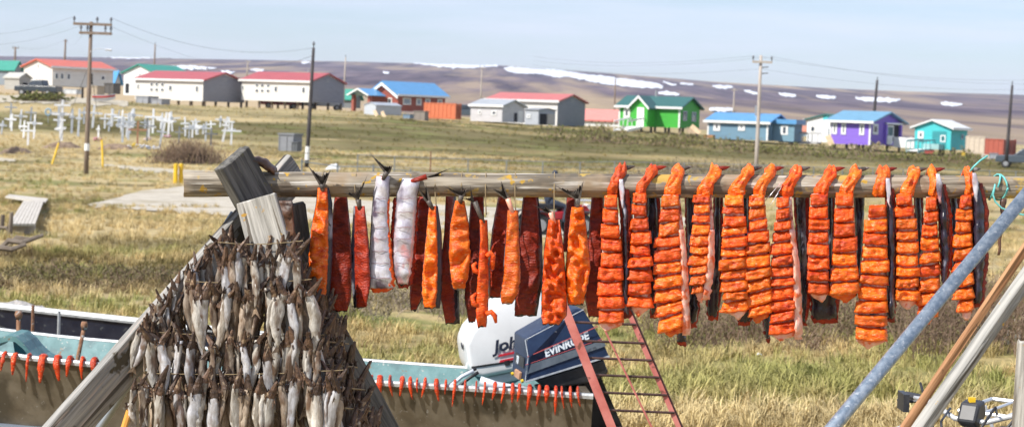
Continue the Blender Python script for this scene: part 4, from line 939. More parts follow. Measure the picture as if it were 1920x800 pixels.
def extend_to(a, b, z):
    d = b - a; return a + d * ((z - a.z) / d.z)
t_ = T('plank_a_frame', 'weathered plank A-frame with crossed tops holding up the left end of the log rail', 'A-frame', Vector((RL.x, RL.y - .3, 0)))
a = P(556, 316, 6.90); b = extend_to(a, P(128, 800, 6.22), -.05)
plank('leg', b, a, .155, .045, Vector((.36, -.80, -.42)), M_wood, 'grey plank leg running down to the lower left', '', seed=2, seg=40, part_of=t_.o)
a = P(434, 296, 6.50); b = extend_to(a, P(708, 800, 6.95), -.05)
plank('leg', b, a, .165, .055, Vector((.70, -.66, .20)), M_wood_dark, 'dark plank leg with sawn top leaning in front of the rail', '', seed=5, seg=40, part_of=t_.o)
a = P(480, 372, 6.40); b = extend_to(a, P(605, 800, 6.34), -.05)
plank('leg', b, a, .152, .04, Vector((-.10, -.96, .14)), M_wood_pale, 'pale short topped middle plank', '', seed=9, seg=40, part_of=t_.o)
a = P(548, 384, 6.70); b = extend_to(a, P(612, 800, 6.95), -.05)
plank('leg', b, a, .10, .05, Vector((.3, -.9, .1)), M_wood_dark, 'dark rear plank leg', '', seed=12, seg=40, part_of=t_.o)
a = P(440, 400, 6.75); b = extend_to(a, P(396, 470, 6.75), .4)
t_.part('back_pipe', MB().tube([a, b], .018, 8), M_galv, smooth=True)
# dark rag of old fish skin lashed over the crossing
M_rag = mat('dried_skin', (.05, .03, .025), (.16, .075, .04), sc=9, rough=.5, bump=.8, bsc=20, spots=(((.18, .24, .33), 6, .62, .05),))
rings = []
for i in range(15):
    s = i / 14; c = P(lerp(452, 517, s), lerp(308, 322, s) - 13 * math.sin(math.pi * s), lerp(6.56, 6.66, s)); rings.append([c + Vector((0, .05 * math.cos(q * .785) , .020 * math.sin(q * .785))) * (1 + .6 * nz(s * 6, q)) for q in range(8)])
single('dried_skin_scrap', MB().loft(rings), M_rag, 'dark curled scrap of dried fish skin on top of the rail crossing', 'fish scrap', smooth=True)
rings = []
for i in range(17):
    s = i / 16; rings.append([P(lerp(lerp(505, 545, s), lerp(548, 556, s), q / 5) + 3 * nz(s * 7, q), lerp(376, 476, s), 6.52 + .03 * nz(s * 6, q * 1.3)) for q in range(6)])
o = single('dried_skin_scrap', MB().loft(rings, False, False), M_rag, 'dark hanging scrap of dried fish skin right of the pale plank', 'fish scrap', smooth=True); o.modifiers.new('thick', 'SOLIDIFY').thickness = .008

# ------------------------------------------------------------------ small dried fish hung head-up in rows
M_fish = [mat('dried_fish_body', (.24, .20, .155), (.47, .44, .39), sc=55, rough=.5, bump=1.0, bsc=120, st=(1, 1, .35), bdist=.004, rnd=.35, spots=(((.105, .062, .036), 30, .50, .12), ((.66, .63, .58), 50, .62, .05))),
          mat('dried_fish_body_brown', (.15, .095, .06), (.36, .29, .22), sc=50, rough=.5, bump=1.0, bsc=120, st=(1, 1, .35), bdist=.004, rnd=.4, spots=(((.05, .026, .016), 28, .48, .12), ((.50, .45, .38), 45, .63, .05))),
          mat('dried_fish_body_silver', (.27, .25, .235), (.52, .51, .52), sc=55, rough=.32, metal=.15, bump=.9, bsc=120, st=(1, 1, .4), bdist=.003, rnd=.25, spots=(((.15, .10, .075), 30, .51, .10),))]
M_head = mat('dried_fish_head', (.040, .022, .014), (.125, .070, .042), sc=60, rough=.55, bump=1.0, bsc=140, bdist=.004, rnd=.45, spots=(((.30, .21, .13), 45, .60, .06),))
M_ftail = mat('dried_fish_tail', (.10, .065, .04), (.28, .20, .13), sc=50, rough=.7, rnd=.35)
rgf = random.Random(77); FV = []
for k in range(9):
    w = rgf.uniform(.0108, .0162); d = rgf.uniform(.008, .012); bend = rgf.uniform(-.012, .012); twist = rgf.uniform(-.5, .5); body = MB(); rings = []; LB = rgf.uniform(.145, .18)
    for i in range(17):
        s = i / 16; z_ = -.026 - LB * s; ww = w * (math.sin(math.pi * min(1, (s * .80 + .20))) ** .75 * .9 + .12) * (1 + .18 * nz(s * 7, k * 3)); dd = d * (math.sin(math.pi * min(1, s * .78 + .22)) ** .8 * .9 + .14) * (1 + .25 * nz(s * 8, k * 5, 2)); ca, sa = math.cos(twist * s), math.sin(twist * s); ring = []
        for q in range(12):
            a = q * .5236; x = math.cos(a) * ww * (1 + .20 * nz(q * .9, s * 6, k)); y = math.sin(a) * dd * (1 + .25 * nz(q * .8, s * 7, k + 9)) * (1 - (.6 if math.sin(a) < -.4 and .15 < s < .75 else 0) * (k % 2))
            ring.append(Vector((x * ca - y * sa + bend * math.sin(math.pi * s) + .003 * nz(s * 6, k, 5), x * sa + y * ca, z_)))
        rings.append(ring)
    body.loft(rings)
    # head: gaping wedge turned up and aside
    head = MB(); rings = []; tl = rgf.uniform(-.7, .9)
    for i in range(7):
        s = i / 6; ww = w * (.98 - .80 * s ** 1.2) * (1 + .25 * nz(s * 5, k, 2)); dd = d * (1.0 - .65 * s); c = Vector((math.sin(tl) * .042 * s, -.010 * s, -.036 + .046 * s))
        rings.append([c + Vector((math.cos(q * .785) * ww, math.sin(q * .785) * dd, .006 * nz(q * .9, k))) for q in range(8)])
    head.loft(rings)
    for sg in (-1, 1):      # gill flaps, dried open
        for _ in range(2):
            o_ = Vector((sg * w * .6, -d * .6, -.020 - .012 * _)); e = o_ + Vector((sg * rgf.uniform(.001, .008), -rgf.uniform(.003, .009), rgf.uniform(-.03, .006)))
            head.prism([o_, e, o_ + Vector((0, 0, -.020))], (0, .003, 0))
    tail = MB(); z0 = -.024 - LB; bx = .003 * nz(6, k, 5)
    tail.prism([Vector((bx - .004, 0, z0)), Vector((bx + .004, 0, z0)), Vector((bx + rgf.uniform(.006, .017), .004, z0 - rgf.uniform(.022, .042))), Vector((bx, 0, z0 - .016)), Vector((bx - rgf.uniform(.005, .016), -.004, z0 - rgf.uniform(.02, .042)))], (0, .0025, 0))
    FV.append((body, head.mesh('head', None, (M_head,), False), tail.mesh('tail_fin', None, (M_ftail,), False)))
FB = {}
def small_fish(p, rz, lean, sc, v, mi, label, group, pitch=0.0):
    body, hd, tl = FV[v]
    if (v, mi) not in FB: FB[(v, mi)] = body.mesh('dried_fish', None, (M_fish[mi],), True)
    o = link(bpy.data.objects.new('dried_fish', FB[(v, mi)])); o.location = p; o.rotation_euler = (pitch, lean, rz); o.scale = (sc * rgf.uniform(.9, 1.15), sc, sc * rgf.uniform(.88, 1.12))
    tag(o, label, 'fish', group)
    for nm, me in (('head', hd), ('tail_fin', tl)):
        c = link(bpy.data.objects.new(nm, me)); c.parent = o
def twine(pts, label, r=.0018, name='twine', cat='twine', mt=None):
    return single(name, MB().tube(pts, r, 5), mt or M_twine, label, cat)
ROWS = [('top', 412, 566, 455, 452, 6.335, 17, 1.22, .0), ('second', 350, 582, 528, 524, 6.315, 17, 1.3, .0), ('third', 276, 606, 622, 628, 6.31, 17, 1.22, .0), ('fourth', 282, 642, 700, 694, 6.27, 17, 1.36, .0)]
LOOK = ('beige', 'brown', 'silvery')
DG = 'small dried fish hung in rows on the A-frame'
for (nm, x0, x1, ya, yb, Y, step, sc, lift) in ROWS:
    tw = [P(lerp(x0 - 4, x1 + 2, i / 20), lerp(ya, yb, i / 20) - 1 + 5 * math.sin(math.pi * i / 20) + 1.5 * nz(i * .8, ya), Y + .012) for i in range(21)]
    twine(tw, f'twine carrying the {nm} row of small dried fish')
    n_ = int((x1 - x0) / (step - 3.2))
    for i in range(n_):
        s = (i + .5) / n_; px = lerp(x0, x1, s) + rgf.uniform(-3, 3); py = lerp(ya, yb, s) + 5 * math.sin(math.pi * s) + rgf.uniform(-12, 22); mi = rgf.choice((0, 0, 1, 1, 2)) if s < .72 else rgf.choice((0, 2, 2, 0))
        small_fish(P(px, py, Y - .012 + rgf.uniform(-.012, .012)), rgf.uniform(-1.0, 1.0), rgf.uniform(-.15, .15), sc * rgf.uniform(.92, 1.25), rgf.randrange(9), mi, f'{LOOK[mi]} dried fish, {ordn(i)} from the left at the front of the {nm} row', DG, rgf.uniform(-.12, .08))
    n_ = int((x1 - x0) / 14)
    for i in range(n_):      # half-hidden fish behind, all brown: shade of the gaps put into the colour
        s = (i + .5) / n_; px = lerp(x0, x1, s) + rgf.uniform(-4, 4); py = lerp(ya, yb, s) + rgf.uniform(-16, 30); mi = 1
        small_fish(P(px, py, Y + .035 + rgf.uniform(-.01, .015)), rgf.uniform(-.9, .9), rgf.uniform(-.12, .12) - ROLL, sc * rgf.uniform(.95, 1.2), rgf.randrange(9), mi, f'{LOOK[mi]} dried fish, {ordn(i)} from the left half hidden behind the {nm} row', DG)
# along the slanting left leg
for i, (px, py, ln) in enumerate(((420, 432, -.3), (402, 438, -.45), (393, 452, .2), (352, 497, .15), (336, 512, .1), (347, 520, -.3), (305, 548, .2), (312, 560, 0), (326, 570, -.2), (268, 600, -.55), (282, 598, .3), (262, 612, -.8), (298, 590, -.2), (372, 480, .2), (386, 468, -.2), (410, 446, .1), (362, 490, -.15), (320, 540, .12), (296, 572, -.1), (332, 528, .25), (276, 590, .15), (380, 486, .05), (344, 540, -.1))):
    small_fish(P(px, py, lerp(6.30, 6.50, (px - 262) / 160)), rgf.uniform(-1, 1), ln, rgf.uniform(.95, 1.2), rgf.randrange(9), (0, 2, 1)[i % 3], f'{LOOK[(0, 2, 1)[i % 3]]} dried fish, {ordn(i)} in the bunch tied along the slanting left leg', 'dried fish tied along the left leg', rgf.uniform(-.2, .2))
for i in range(34):
    s = (i + .5) / 34; px = lerp(268, 432, s) + rgf.uniform(-4, 4); py = lerp(606, 426, s) + rgf.uniform(-4, 22); mi = rgf.choice((0, 1, 1, 2)); Yl = 6.22 + (px - 128) / 428 * .68
    small_fish(P(px, py, Yl - .075 + rgf.uniform(-.02, .02)), rgf.uniform(-.9, .9), rgf.uniform(-.25, .2), rgf.uniform(.95, 1.25), rgf.randrange(9), mi, f'{LOOK[mi]} dried fish, {ordn(i)} up the crowded row hung along the left leg', 'dried fish crowded along the left leg', rgf.uniform(-.15, .1))
for i, (px, py) in enumerate(((250, 712), (262, 704), (276, 710), (244, 742), (290, 716), (268, 748), (300, 722))):
    small_fish(P(px, py, 6.2 + .03 * (i % 3)), rgf.uniform(-1, 1), rgf.uniform(-.15, .2), 1.0, rgf.randrange(9), (0, 1, 2)[i % 3], f'{LOOK[i % 3]} dried fish, {ordn(i)} in the low bunch at the left end of the bottom row', 'dried fish in the low left bunch', 0)
# far flank behind the dark leg: its shade put into the brown body colour
for r_, (py, x0, x1) in enumerate(((450, 528, 552), (500, 548, 590), (548, 566, 622), (592, 580, 645), (638, 600, 664), (682, 612, 680), (724, 630, 694), (764, 655, 706))):
    n_ = 9; nm = ORD[r_]
    twine([P(x0 - 8, py, 6.36), P(x1 - 10, py + 6, 6.60)], f'twine of the {nm} shaded row of dried fish from the top', .003)
    for i in range(n_):
        s = (i + .3) / n_; p_ = P(lerp(x0, x1, s) + rgf.uniform(-2, 2), py + 6 * s + rgf.uniform(-6, 10), lerp(6.38, 6.66, s))
        small_fish(p_, 1.2 + rgf.uniform(-.6, .6), rgf.uniform(-.1, .1), rgf.uniform(1.45, 1.8), rgf.randrange(9), 1, f'dried fish toned brown for shade, {ordn(i)} along the {nm} shaded row behind the dark leg', 'dried fish on the shaded flank of the A-frame')
# ------------------------------------------------------------------ salmon on the rail
def flesh(name, c1, c2, c3, rough=.38, fat=.62):
    return mat(name, c1, c2, sc=34, st=(1, 1, 2.6), rough=rough, bump=1.0, bsc=70, bdist=.006, sss=.10, rnd=.26, spec=.45, rrough=.2, spots=((c3, 22, .50, .22), ((.84, .40, .20), 60, fat, .06)))
M_fo = flesh('flesh_orange', (.80, .115, .004), (.86, .185, .008), (.58, .042, .002))
M_fr = flesh('flesh_red_orange', (.70, .070, .003), (.80, .115, .005), (.44, .024, .002), .42, .66)
M_fd = flesh('flesh_dark_red', (.25, .013, .002), (.36, .028, .003), (.12, .005, .001), .45, .74)  # some fish have this dark flesh; on others it stands in for shade
M_fp = mat('belly_pink', (.80, .34, .22), (.86, .52, .42), sc=30, rough=.45, bump=.6, bsc=80, bdist=.003, sss=.1, spots=(((.72, .14, .04), 22, .55, .08),))
M_skin = mat('salmon_skin_dark', (.010, .008, .013), (.040, .030, .050), sc=14, rough=.24, bump=.6, bsc=140, bdist=.002, spots=(((.30, .31, .36), 11, .57, .10), ((.01, .01, .012), 40, .62, .05)), st=(1, 1, .5), spec=.5)
M_silver = mat('salmon_skin_silver', (.42, .37, .42), (.78, .76, .80), sc=14, rough=.30, metal=.25, bump=.5, bsc=120, bdist=.003, st=(1, 1, .7), spots=(((.13, .10, .14), 10, .53, .10), ((.62, .30, .30), 14, .56, .10)))
# thin score marks across the silver skin
M_score = mat('score_mark', (.20, .13, .15), (.34, .22, .23), sc=30, rough=.5)
M_fin = mat('salmon_tail_fin', (.035, .028, .024), (.13, .105, .085), sc=40, rough=.55, bump=.6, bsc=90, bdist=.002, st=(1, 1, 1), spots=(((.26, .23, .20), 30, .62, .06),))
M_memb = mat('cut_membrane', (.50, .09, .02), (.70, .52, .46), sc=50, rough=.35, spots=(((.20, .02, .006), 24, .52, .1), ((.05, .04, .06), 18, .60, .06)))
M_bone = mat('pale_membrane', (.72, .66, .62), (.80, .62, .52), sc=30, rough=.4)
FM = {'o': M_fo, 'r': M_fr, 'd': M_fd, 's': M_silver, 'k': M_skin}
def tabs(rows): return [(r, a) for r, a, b in rows], [(r, b) for r, a, b in rows]
def sheet(rows, Yc, t, nx=9, ny=26, seed=0, lump=.35, jag=1.2, cup=0.0, yaw=0.0, gouge=(), back=.004, lumpf=.05, tear=2.0):
    """closed slab following an outline given as rows (row, left, right) of the photograph"""
    L_, R_ = tabs(rows); r0, r1 = rows[0][0], rows[-1][0]; F = []; B = []
    for j in range(ny + 1):
        s = j / ny; row = lerp(r0, r1, s); xl = interp(L_, row) + jag * (nz(row * .11, seed, 1) + .7 * nz(row * .35, seed, 2)) * (.3 + s); xr = interp(R_, row) + jag * (nz(row * .12, seed, 7) + .7 * nz(row * .33, seed, 8)) * (.3 + s); fr = []; bk = []
        endf = min(1.0, (1 - s) * 9 + .25) * min(1.0, s * 9 + .35)
        for i in range(nx + 1):
            u = i / nx; x = lerp(xl, xr, u); pr = (1 - abs(2 * u - 1) ** 3.5) ** .6 if 0 < i < nx else 0.0
            dep = t * (pr * .85 + .15) * endf * (1 + lump * 2 * nz(x * lumpf, row * lumpf, seed + 3))
            for (gx, gr, gs, gd) in gouge:
                dd = ((x - gx) / gs) ** 2 + ((row - gr) / gs) ** 2; dep -= gd * math.exp(-dd)
            yb = Yc + cup * (2 * u - 1) ** 2 + yaw * (u - .5)
            rr = row + (tear * 2.2 * nz(x * .16, seed, 11) if j == ny else 0)
            fr.append(P(x, rr, yb - dep)); bk.append(P(x, rr, yb + back))
        F.append(fr); B.append(bk)
    mb = MB(); n = nx + 1; v = [p for r in F for p in r] + [p for r in B for p in r]; o = n * (ny + 1); f = []
    for j in range(ny):
        for i in range(nx):
            a = j * n + i; f.append((a, a + n, a + n + 1, a + 1)); f.append((o + a, o + a + 1, o + a + n + 1, o + a + n))
        a = j * n; f.append((a, o + a, o + a + n, a + n)); a = j * n + nx; f.append((a, a + n, o + a + n, o + a))
    for i in range(nx):
        f.append((i, i + 1, o + i + 1, o + i)); a = ny * n + i; f.append((a, o + a, o + a + 1, a + 1))
    return mb.add(v, f)
def over_rail(x0, x1, w0, w1, Ra, t, seed, a0=190, a1=-15, nx=9, ny=34, flare=0.0):
    """thick strip bent over the rail from the front (a0) to the back (a1)"""
    F = []; B = []
    for j in range(ny + 1):
        s = j / ny; a = R(lerp(a0, a1, s)); px = lerp(x0, x1, sm(.10, .52, s)) + 1.2 * nz(s * 5, seed, 6); c, r = rail_at(px); w = lerp(w0, w1, sm(0, .6, s)) / 478.0 * (1 + .20 * nz(s * 7, seed) + .10 * nz(s * 21, seed)); fr = []; bk = []
        for i in range(nx + 1):
            u = i / nx; pr = (1 - abs(2 * u - 1) ** 3) ** .6 if 0 < i < nx else .15; dd = r + Ra + t * pr * (1 + .9 * nz(u * 4, s * 9, seed) + .4 * nz(u * 9, s * 20, seed)) + .016 * math.exp(-((a - 1.6) / .38) ** 2) * (1 + nz(u * 3, seed, 8)); d = Vector((0, math.cos(a), math.sin(a)))
            x = Vector(((u - .5) * w, 0, 0)); fr.append(c + d * dd + x); bk.append(c + d * (r + Ra - .002) + x)
        F.append(fr); B.append(bk)
    mb = MB(); n = nx + 1; v = [p for q in F for p in q] + [p for q in B for p in q]; o = n * (ny + 1); f = []
    for j in range(ny):
        for i in range(nx):
            a = j * n + i; f.append((a, a + 1, a + n + 1, a + n)); f.append((o + a, o + a + n, o + a + n + 1, o + a + 1))
        a = j * n; f.append((a, a + n, o + a + n, o + a)); a = j * n + nx; f.append((a, o + a, o + a + n, a + n))
    for i in range(nx):
        f.append((i, o + i, o + i + 1, i + 1)); a = ny * n + i; f.append((a, a + 1, o + a + 1, o + a))
    return mb.add(v, f)
def segment(xl, xr, r0, r1, Yc, t, slant, seed, flare, sag, nu=14, nv=9):
    """one scored slab of flesh: tucked in at the top, swelling to a lip at its lower edge"""
    F = []; B = []
    for j in range(nv + 1):
        v_ = j / nv; fr = []; bk = []
        for i in range(nu + 1):
            u = i / nu; e = 2 * u - 1
            l_ = xl - flare * v_ * (.6 + .8 * abs(nz(seed, v_ * 3, 2))) + 1.2 * nz(v_ * 5, seed, 5); r_ = xr + .35 * abs(flare) * v_ + 1.2 * nz(v_ * 5, seed, 9); x = lerp(l_, r_, u)
            row = lerp(r0, r1, v_) - slant * (u - .5) + sag * (1 - e * e) * v_ * .6 + 2.6 * nz(x * .10, seed, 3) * v_ + 1.4 * nz(x * .12, seed - 1, 3) * (1 - v_)
            ed = (1 - abs(e) ** 11) ** .5 if 0 < i < nu else .45
            dep = t * (.10 + .72 * sm(0, .22, v_) + .20 * v_) * ed * (1 + .40 * nz(x * .075, row * .1, seed) + .22 * nz(x * .24, row * .10, seed + 5))
            if j == nv: dep *= .62
            fr.append(P(x, row, Yc - dep)); bk.append(P(x, row - (2.5 if j == nv else 0), Yc + .001))
        F.append(fr); B.append(bk)
    mb = MB(); n = nu + 1; vv = [p for q in F for p in q] + [p for q in B for p in q]; o = n * (nv + 1); f = []
    for j in range(nv):
        for i in range(nu):
            a = j * n + i; f.append((a, a + n, a + n + 1, a + 1)); f.append((o + a, o + a + 1, o + a + n + 1, o + a + n))
        a = j * n; f.append((a, o + a, o + a + n, a + n)); a = j * n + nu; f.append((a, a + n, o + a + n, o + a))
    for i in range(nu):
        f.append((i, i + 1, o + i + 1, o + i)); a = nv * n + i; f.append((a, o + a, o + a + 1, a + 1))
    return mb.add(vv, f)
def tail_fan(bx, by, tips, Y, bw=10, rays=9, seed=0, notch=.55, rake=.04):
    """frayed tail fin: tips are two pixel points, the fork between them is drawn in by notch"""
    (x1, y1), (x2, y2) = tips; B0 = P(bx - bw / 2, by, Y); B1 = P(bx + bw / 2, by, Y); out = []
    for i in range(rays):
        s = i / (rays - 1); k = 1 - (1 - notch) * math.sin(math.pi * s) ** .8; k *= 1 + .10 * nz(i * 1.7, seed)
        ex = lerp(x1, x2, s); ey = lerp(y1, y2, s); ex = bx + (ex - bx) * k; ey = by + (ey - by) * k; out.append((ex, ey))
    mb = MB(); pts = [B0]
    for i, (ex, ey) in enumerate(out):
        pts.append(P(ex, ey, Y - rake * .3 + rake * nz(i, seed)))
        if i < rays - 1:
            mx_ = (ex + out[i + 1][0]) / 2; my = (ey + out[i + 1][1]) / 2; q = .84 + .08 * nz(i, seed, 3); pts.append(P(bx + (mx_ - bx) * q, by + (my - by) * q, Y + .004))
    pts.append(B1); c = P(bx, by, Y); d = Vector((0, .004, 0)); n = len(pts)
    v = pts + [p + d for p in pts] + [c, c + d]; f = []
    for i in range(n - 1): f += [(2 * n, i + 1, i), (2 * n + 1, n + i, n + i + 1), (i, i + 1, n + i + 1, n + i)]
    return mb.add(v, f)
def cord(t, px, y0, Y):
    c, r = rail_at(px)
    pts = [P(px, y0, Y), c + Vector((0, -r - .006, -.01)), c + Vector((0, -r * .6, r * .85)), c + Vector((0, .01, r + .004)), c + Vector((0, r + .006, 0)), c + Vector((0, r * .6, -r)), P(px + 1, y0 + 2, Y + .03)]
    t.part('hanging_cord', MB().tube(pts, .0022, 5), M_twine)
GS = 'split salmon drying on the log rail'
def fillet(label, rows, m_, tail=None, skin=None, depth=0.0, t=.021, seed=0, gouge=(), yaw=0.0, string=None, lump=.35, stem=None, sw=8, cup=.0, skin_mat=None, lumpf=.05):
    mx = sum((a + b) / 2 for _, a, b in rows) / len(rows); c, r = rail_at(mx); Yc = c.y - r - .010 + depth; r1 = rows[-1][0]
    rows = [(q, a - 2.5, b + 2.5) for q, a, b in rows]
    if depth > .1: rows[0] = (356, rows[0][1] + 1, rows[0][2] - 1)
    th = T('salmon_half', label, 'salmon', P(mx, r1, Yc), GS)
    fl = th.part('flesh', sheet(rows, Yc, t, seed=seed, lump=lump * 1.3, gouge=[(g0, g1, g2, g3 * 1.5) for g0, g1, g2, g3 in gouge], yaw=yaw, cup=cup, ny=48, nx=13, lumpf=lumpf, jag=1.8), FM[m_], smooth=True)
    d1 = sw if skin == 'r' else 1.0; d0 = sw if skin == 'l' else 1.0
    sk = [(q, a - (d0 if i else d0 * .4), b + (d1 if i else d1 * .4)) for i, (q, a, b) in enumerate(rows)]; sk[-1] = (sk[-1][0] + 2, sk[-1][1] + 1, sk[-1][2] - 1)
    th.part('skin', sheet(sk, Yc + .012, .007, seed=seed + 1, lump=.2, yaw=yaw, jag=1.0, ny=22, nx=6), skin_mat or M_skin, smooth=True)
    if tail:
        (bx, by), tips = tail; tx, ty = rows[0][1] * .5 + rows[0][2] * .5, rows[0][0] + 6
        th.part('tail_stem', MB().tube([P(tx, ty, Yc - .004), P(lerp(tx, bx, .5), lerp(ty, by, .5), Yc - .010), P(bx, by, Yc - .012)], [.0085, .0095, .011], 8), stem or M_fin, smooth=True)
        th.part('tail_fin', tail_fan(bx, by + 2, tips, Yc - .016, seed=seed, bw=11), M_fin)
    if string: cord(th, string[0], string[1], Yc - .012)
    return th, Yc
def scored(label, top, rows, n, slant=0, m_='o', t=.031, seed=0, flare=3, second=None, belly=None, smooth_to=None, sag=3.0, start=None, top_w=22, twist=0):
    """split salmon hung over the rail: scored flesh in front, the other half behind (or beside it in front, skin outward)"""
    mx = sum((a + b) / 2 for _, a, b in rows) / len(rows); c, r = rail_at(mx); Yc = c.y - r - .018; r0, r1 = rows[0][0], rows[-1][0]
    th = T('scored_salmon', label, 'salmon', P(mx, r1, Yc), GS); L_, R_ = tabs(rows); fm = FM[m_]
    xs = (rows[0][1] + rows[0][2]) / 2
    th.part('tail_strip', over_rail(xs, top[0], rows[0][2] - rows[0][1] + 1, top_w, .006, .017, seed, a0=218), fm, smooth=True)
    if start is None: start = r0 + 3
    # backing skin
    th.part('skin', sheet([(start, *[interp(q, start) for q in (L_, R_)])] + [(q, a + 2, b - 1) for q, a, b in rows[1:]], Yc + .008, .010, seed=seed + 2, lump=.3, jag=.5, ny=26, nx=7), M_memb, smooth=True)
    ra = random.Random(seed * 13 + 5); cuts = [start]; tot = r1 - start
    for i in range(n): cuts.append(start + tot * ((i + 1) / n) + (ra.uniform(-2, 2) if i < n - 1 else 0))
    for i in range(n):
        mid = (cuts[i] + cuts[i + 1]) / 2; xl, xr = interp(L_, mid) + ra.uniform(-3, 2.5), interp(R_, mid) + ra.uniform(-2, 2.5); k = i / max(1, n - 1)
        if belly == 'r': xr -= 6 + 8 * k
        sg = segment(xl, xr, cuts[i] + .5, cuts[i + 1] - ra.uniform(.6, 4.2), Yc, t * (.75 + .35 * k) * ra.uniform(.8, 1.3), slant * (.35 + .65 * k) + ra.uniform(-4, 4), seed * 7 + i, flare * (.4 + k) * ra.uniform(.2, 1.5), sag * (.2 + 1.2 * k) * ra.uniform(.3, 1.4))
        th.part('flesh_segment', sg, (M_fr if ra.random() > .25 + 1.1 * k else fm), smooth=True)
    if belly == 'r':
        br = [(q, b - (8 + 10 * (q - r0) / (r1 - r0)), b) for q, a, b in rows if q >= r0 + 30]; br[-1] = (br[-1][0] + 10, br[-1][1] + 2, br[-1][2])
        th.part('belly_flap', sheet(br, Yc - .006, .014, seed=seed + 4, lump=.6, jag=2.5, ny=30, nx=5, yaw=.02), M_fp, smooth=True)
    # torn end
    e0 = rows[-1]; ex = lerp(e0[1], e0[2], .3 + .4 * ra.random())
    th.part('torn_end', sheet([(e0[0] - 12, e0[1] + 3, e0[2] - 3), (e0[0] + 2, e0[1] + 4, e0[2] - 4), (e0[0] + 9, ex - 7, ex + 7), (e0[0] + 14, ex - 2, ex + 3)], Yc + .002, .012, seed=seed + 6, lump=.7, jag=3, ny=10, nx=6), M_fp if seed % 3 else fm, smooth=True)
    for sec in (second or []):
        where, srows, fringe = sec
        if where == 'back' and srows[0][0] == 386: srows = [(356, srows[0][1], srows[0][2])] + srows[1:]
        Y2 = (c.y + r + .022) if where == 'back' else (Yc + .004 if where == 'front' else Yc - .004)
        sh = th.part('skin_half', sheet(srows, Y2, .014, seed=seed + 8, lump=.6, jag=2.6, cup=.02, ny=34, nx=9, tear=4.0), M_skin, smooth=True)
        if fringe:
            fr = [(q + 3, a - fringe * .5, b + fringe) for q, a, b in srows]; fr[-1] = (fr[-1][0] + 5, fr[-1][1] + 3, fr[-1][2] - 4)
            th.part('flesh_edge', sheet(fr, Y2 + .018, .010, seed=seed + 9, lump=.5, jag=4.5, ny=40, nx=6, lumpf=.12), M_fd, sh, smooth=True)
        if where != 'back':   # pale tail root above
            q = srows[0]; th.part('tail_root', sheet([(q[0] - 16, q[1] + 1, q[1] + 8), (q[0] + 4, q[1] + 1, q[2] - 1), (q[0] + 26, q[1] + 4, q[2] - 3), (q[0] + 40, (q[1] + q[2]) / 2 + 1, (q[1] + q[2]) / 2 + 4)], Y2 - .012, .006, seed=seed + 11, jag=1.5, ny=12, nx=5), M_silver, smooth=True)
    # dark tail nub on top of the rail
    cc, rr = rail_at(top[0]); b = cc + Vector((.012, -.004, rr + .022)); e = b + Vector((.045, .012, .010 + .01 * nz(seed, 4)))
    th.part('tail_nub', MB().tube([b - Vector((.02, 0, .004)), b, b.lerp(e, .6), e], [.010, .012, .008, .002], 7), M_fin if seed % 2 else M_fd, smooth=True)
    return th

# --- left group: halves hung by the tail with cord
fillet('bright orange salmon half, leftmost on the rail, with dark skin edge', [(352, 598, 611), (380, 596, 613), (430, 586, 613), (470, 582, 613), (520, 581, 611), (552, 585, 609), (566, 594, 604)], 'o', ((604, 345), ((577, 310), (620, 318))), 'r', seed=1, gouge=((596, 470, 12, .012), (592, 535, 14, .014)), lump=.6, t=.022, string=(606, 352))
fillet('broad dark red salmon half hanging behind the rail, second from left', [(374, 631, 648), (430, 623, 654), (500, 618, 657), (560, 620, 655), (582, 626, 648)], 'd', None, None, depth=.16, seed=2, t=.014)
fillet('dark red salmon half with black skin edge and raised tail, left of the silvery pair', [(386, 668, 681), (450, 667, 688), (530, 668, 692), (575, 671, 684)], 'd', ((672, 374), ((689, 328), (645, 360))), 'l', seed=3, t=.016, yaw=-.03, string=(668, 380), sw=6)
th, _ = TH4, _ = fillet('silvery salmon half skin outward with tail lobes above the rail, left one of the pair', [(330, 708, 728), (365, 703, 727), (400, 700, 725), (470, 696, 729), (540, 691, 735)], 's', ((726, 322), ((694, 287), (736, 310))), None, seed=4, t=.014, cup=.01, lump=.16, lumpf=.05)
th.part('flesh_edge', sheet([(372, 722, 731), (420, 722, 730), (470, 726, 735), (538, 690, 741), (548, 700, 722)], _ + .012, .012, seed=41, jag=5, lump=.6, ny=40, lumpf=.12), M_fr, smooth=True)
th, _ = TH5, _ = fillet('whitest silvery salmon half, skin outward, right one of the pair', [(334, 757, 786), (365, 747, 780), (420, 742, 776), (480, 738, 772), (512, 741, 768), (532, 749, 763)], 's', ((800, 331), ((850, 314), (840, 328))), None, seed=5, t=.016, cup=.01, lump=.16, lumpf=.05, stem=M_fd)
th.part('flesh_edge', sheet([(370, 738, 786), (420, 733, 783), (470, 730, 780), (520, 737, 775), (540, 750, 768)], _ + .016, .010, seed=51, jag=7, lump=.7, ny=44, lumpf=.12), M_fd, smooth=True)
for th_, rws in ((TH4, [(372, 702, 727), (398, 700, 725), (424, 698, 727), (450, 697, 728), (476, 696, 729), (500, 694, 731), (522, 692, 733)]), (TH5, [(372, 746, 779), (398, 744, 777), (424, 742, 775), (450, 740, 774), (476, 739, 772), (500, 740, 769)])):
    for q_, (row, a_, b_) in enumerate(rws): th_.part('score_line', MB().tube([P(lerp(a_ + 2, b_ - 2, i / 6), row + 9 * nz(q_ * 3.1, 7) + 3 * nz(i * .6, q_ * 2.3, 4), rail_at(740)[0].y - .073 - .010 * math.sin(math.pi * i / 6)) for i in range(7)], .0013, 4), M_score)
fillet('narrow dark red salmon half with notched edge right of the silvery pair', [(388, 788, 806), (450, 781, 803), (520, 772, 800), (560, 771, 788), (580, 773, 777)], 'd', None, None, depth=.16, seed=6, t=.014, lump=.5)
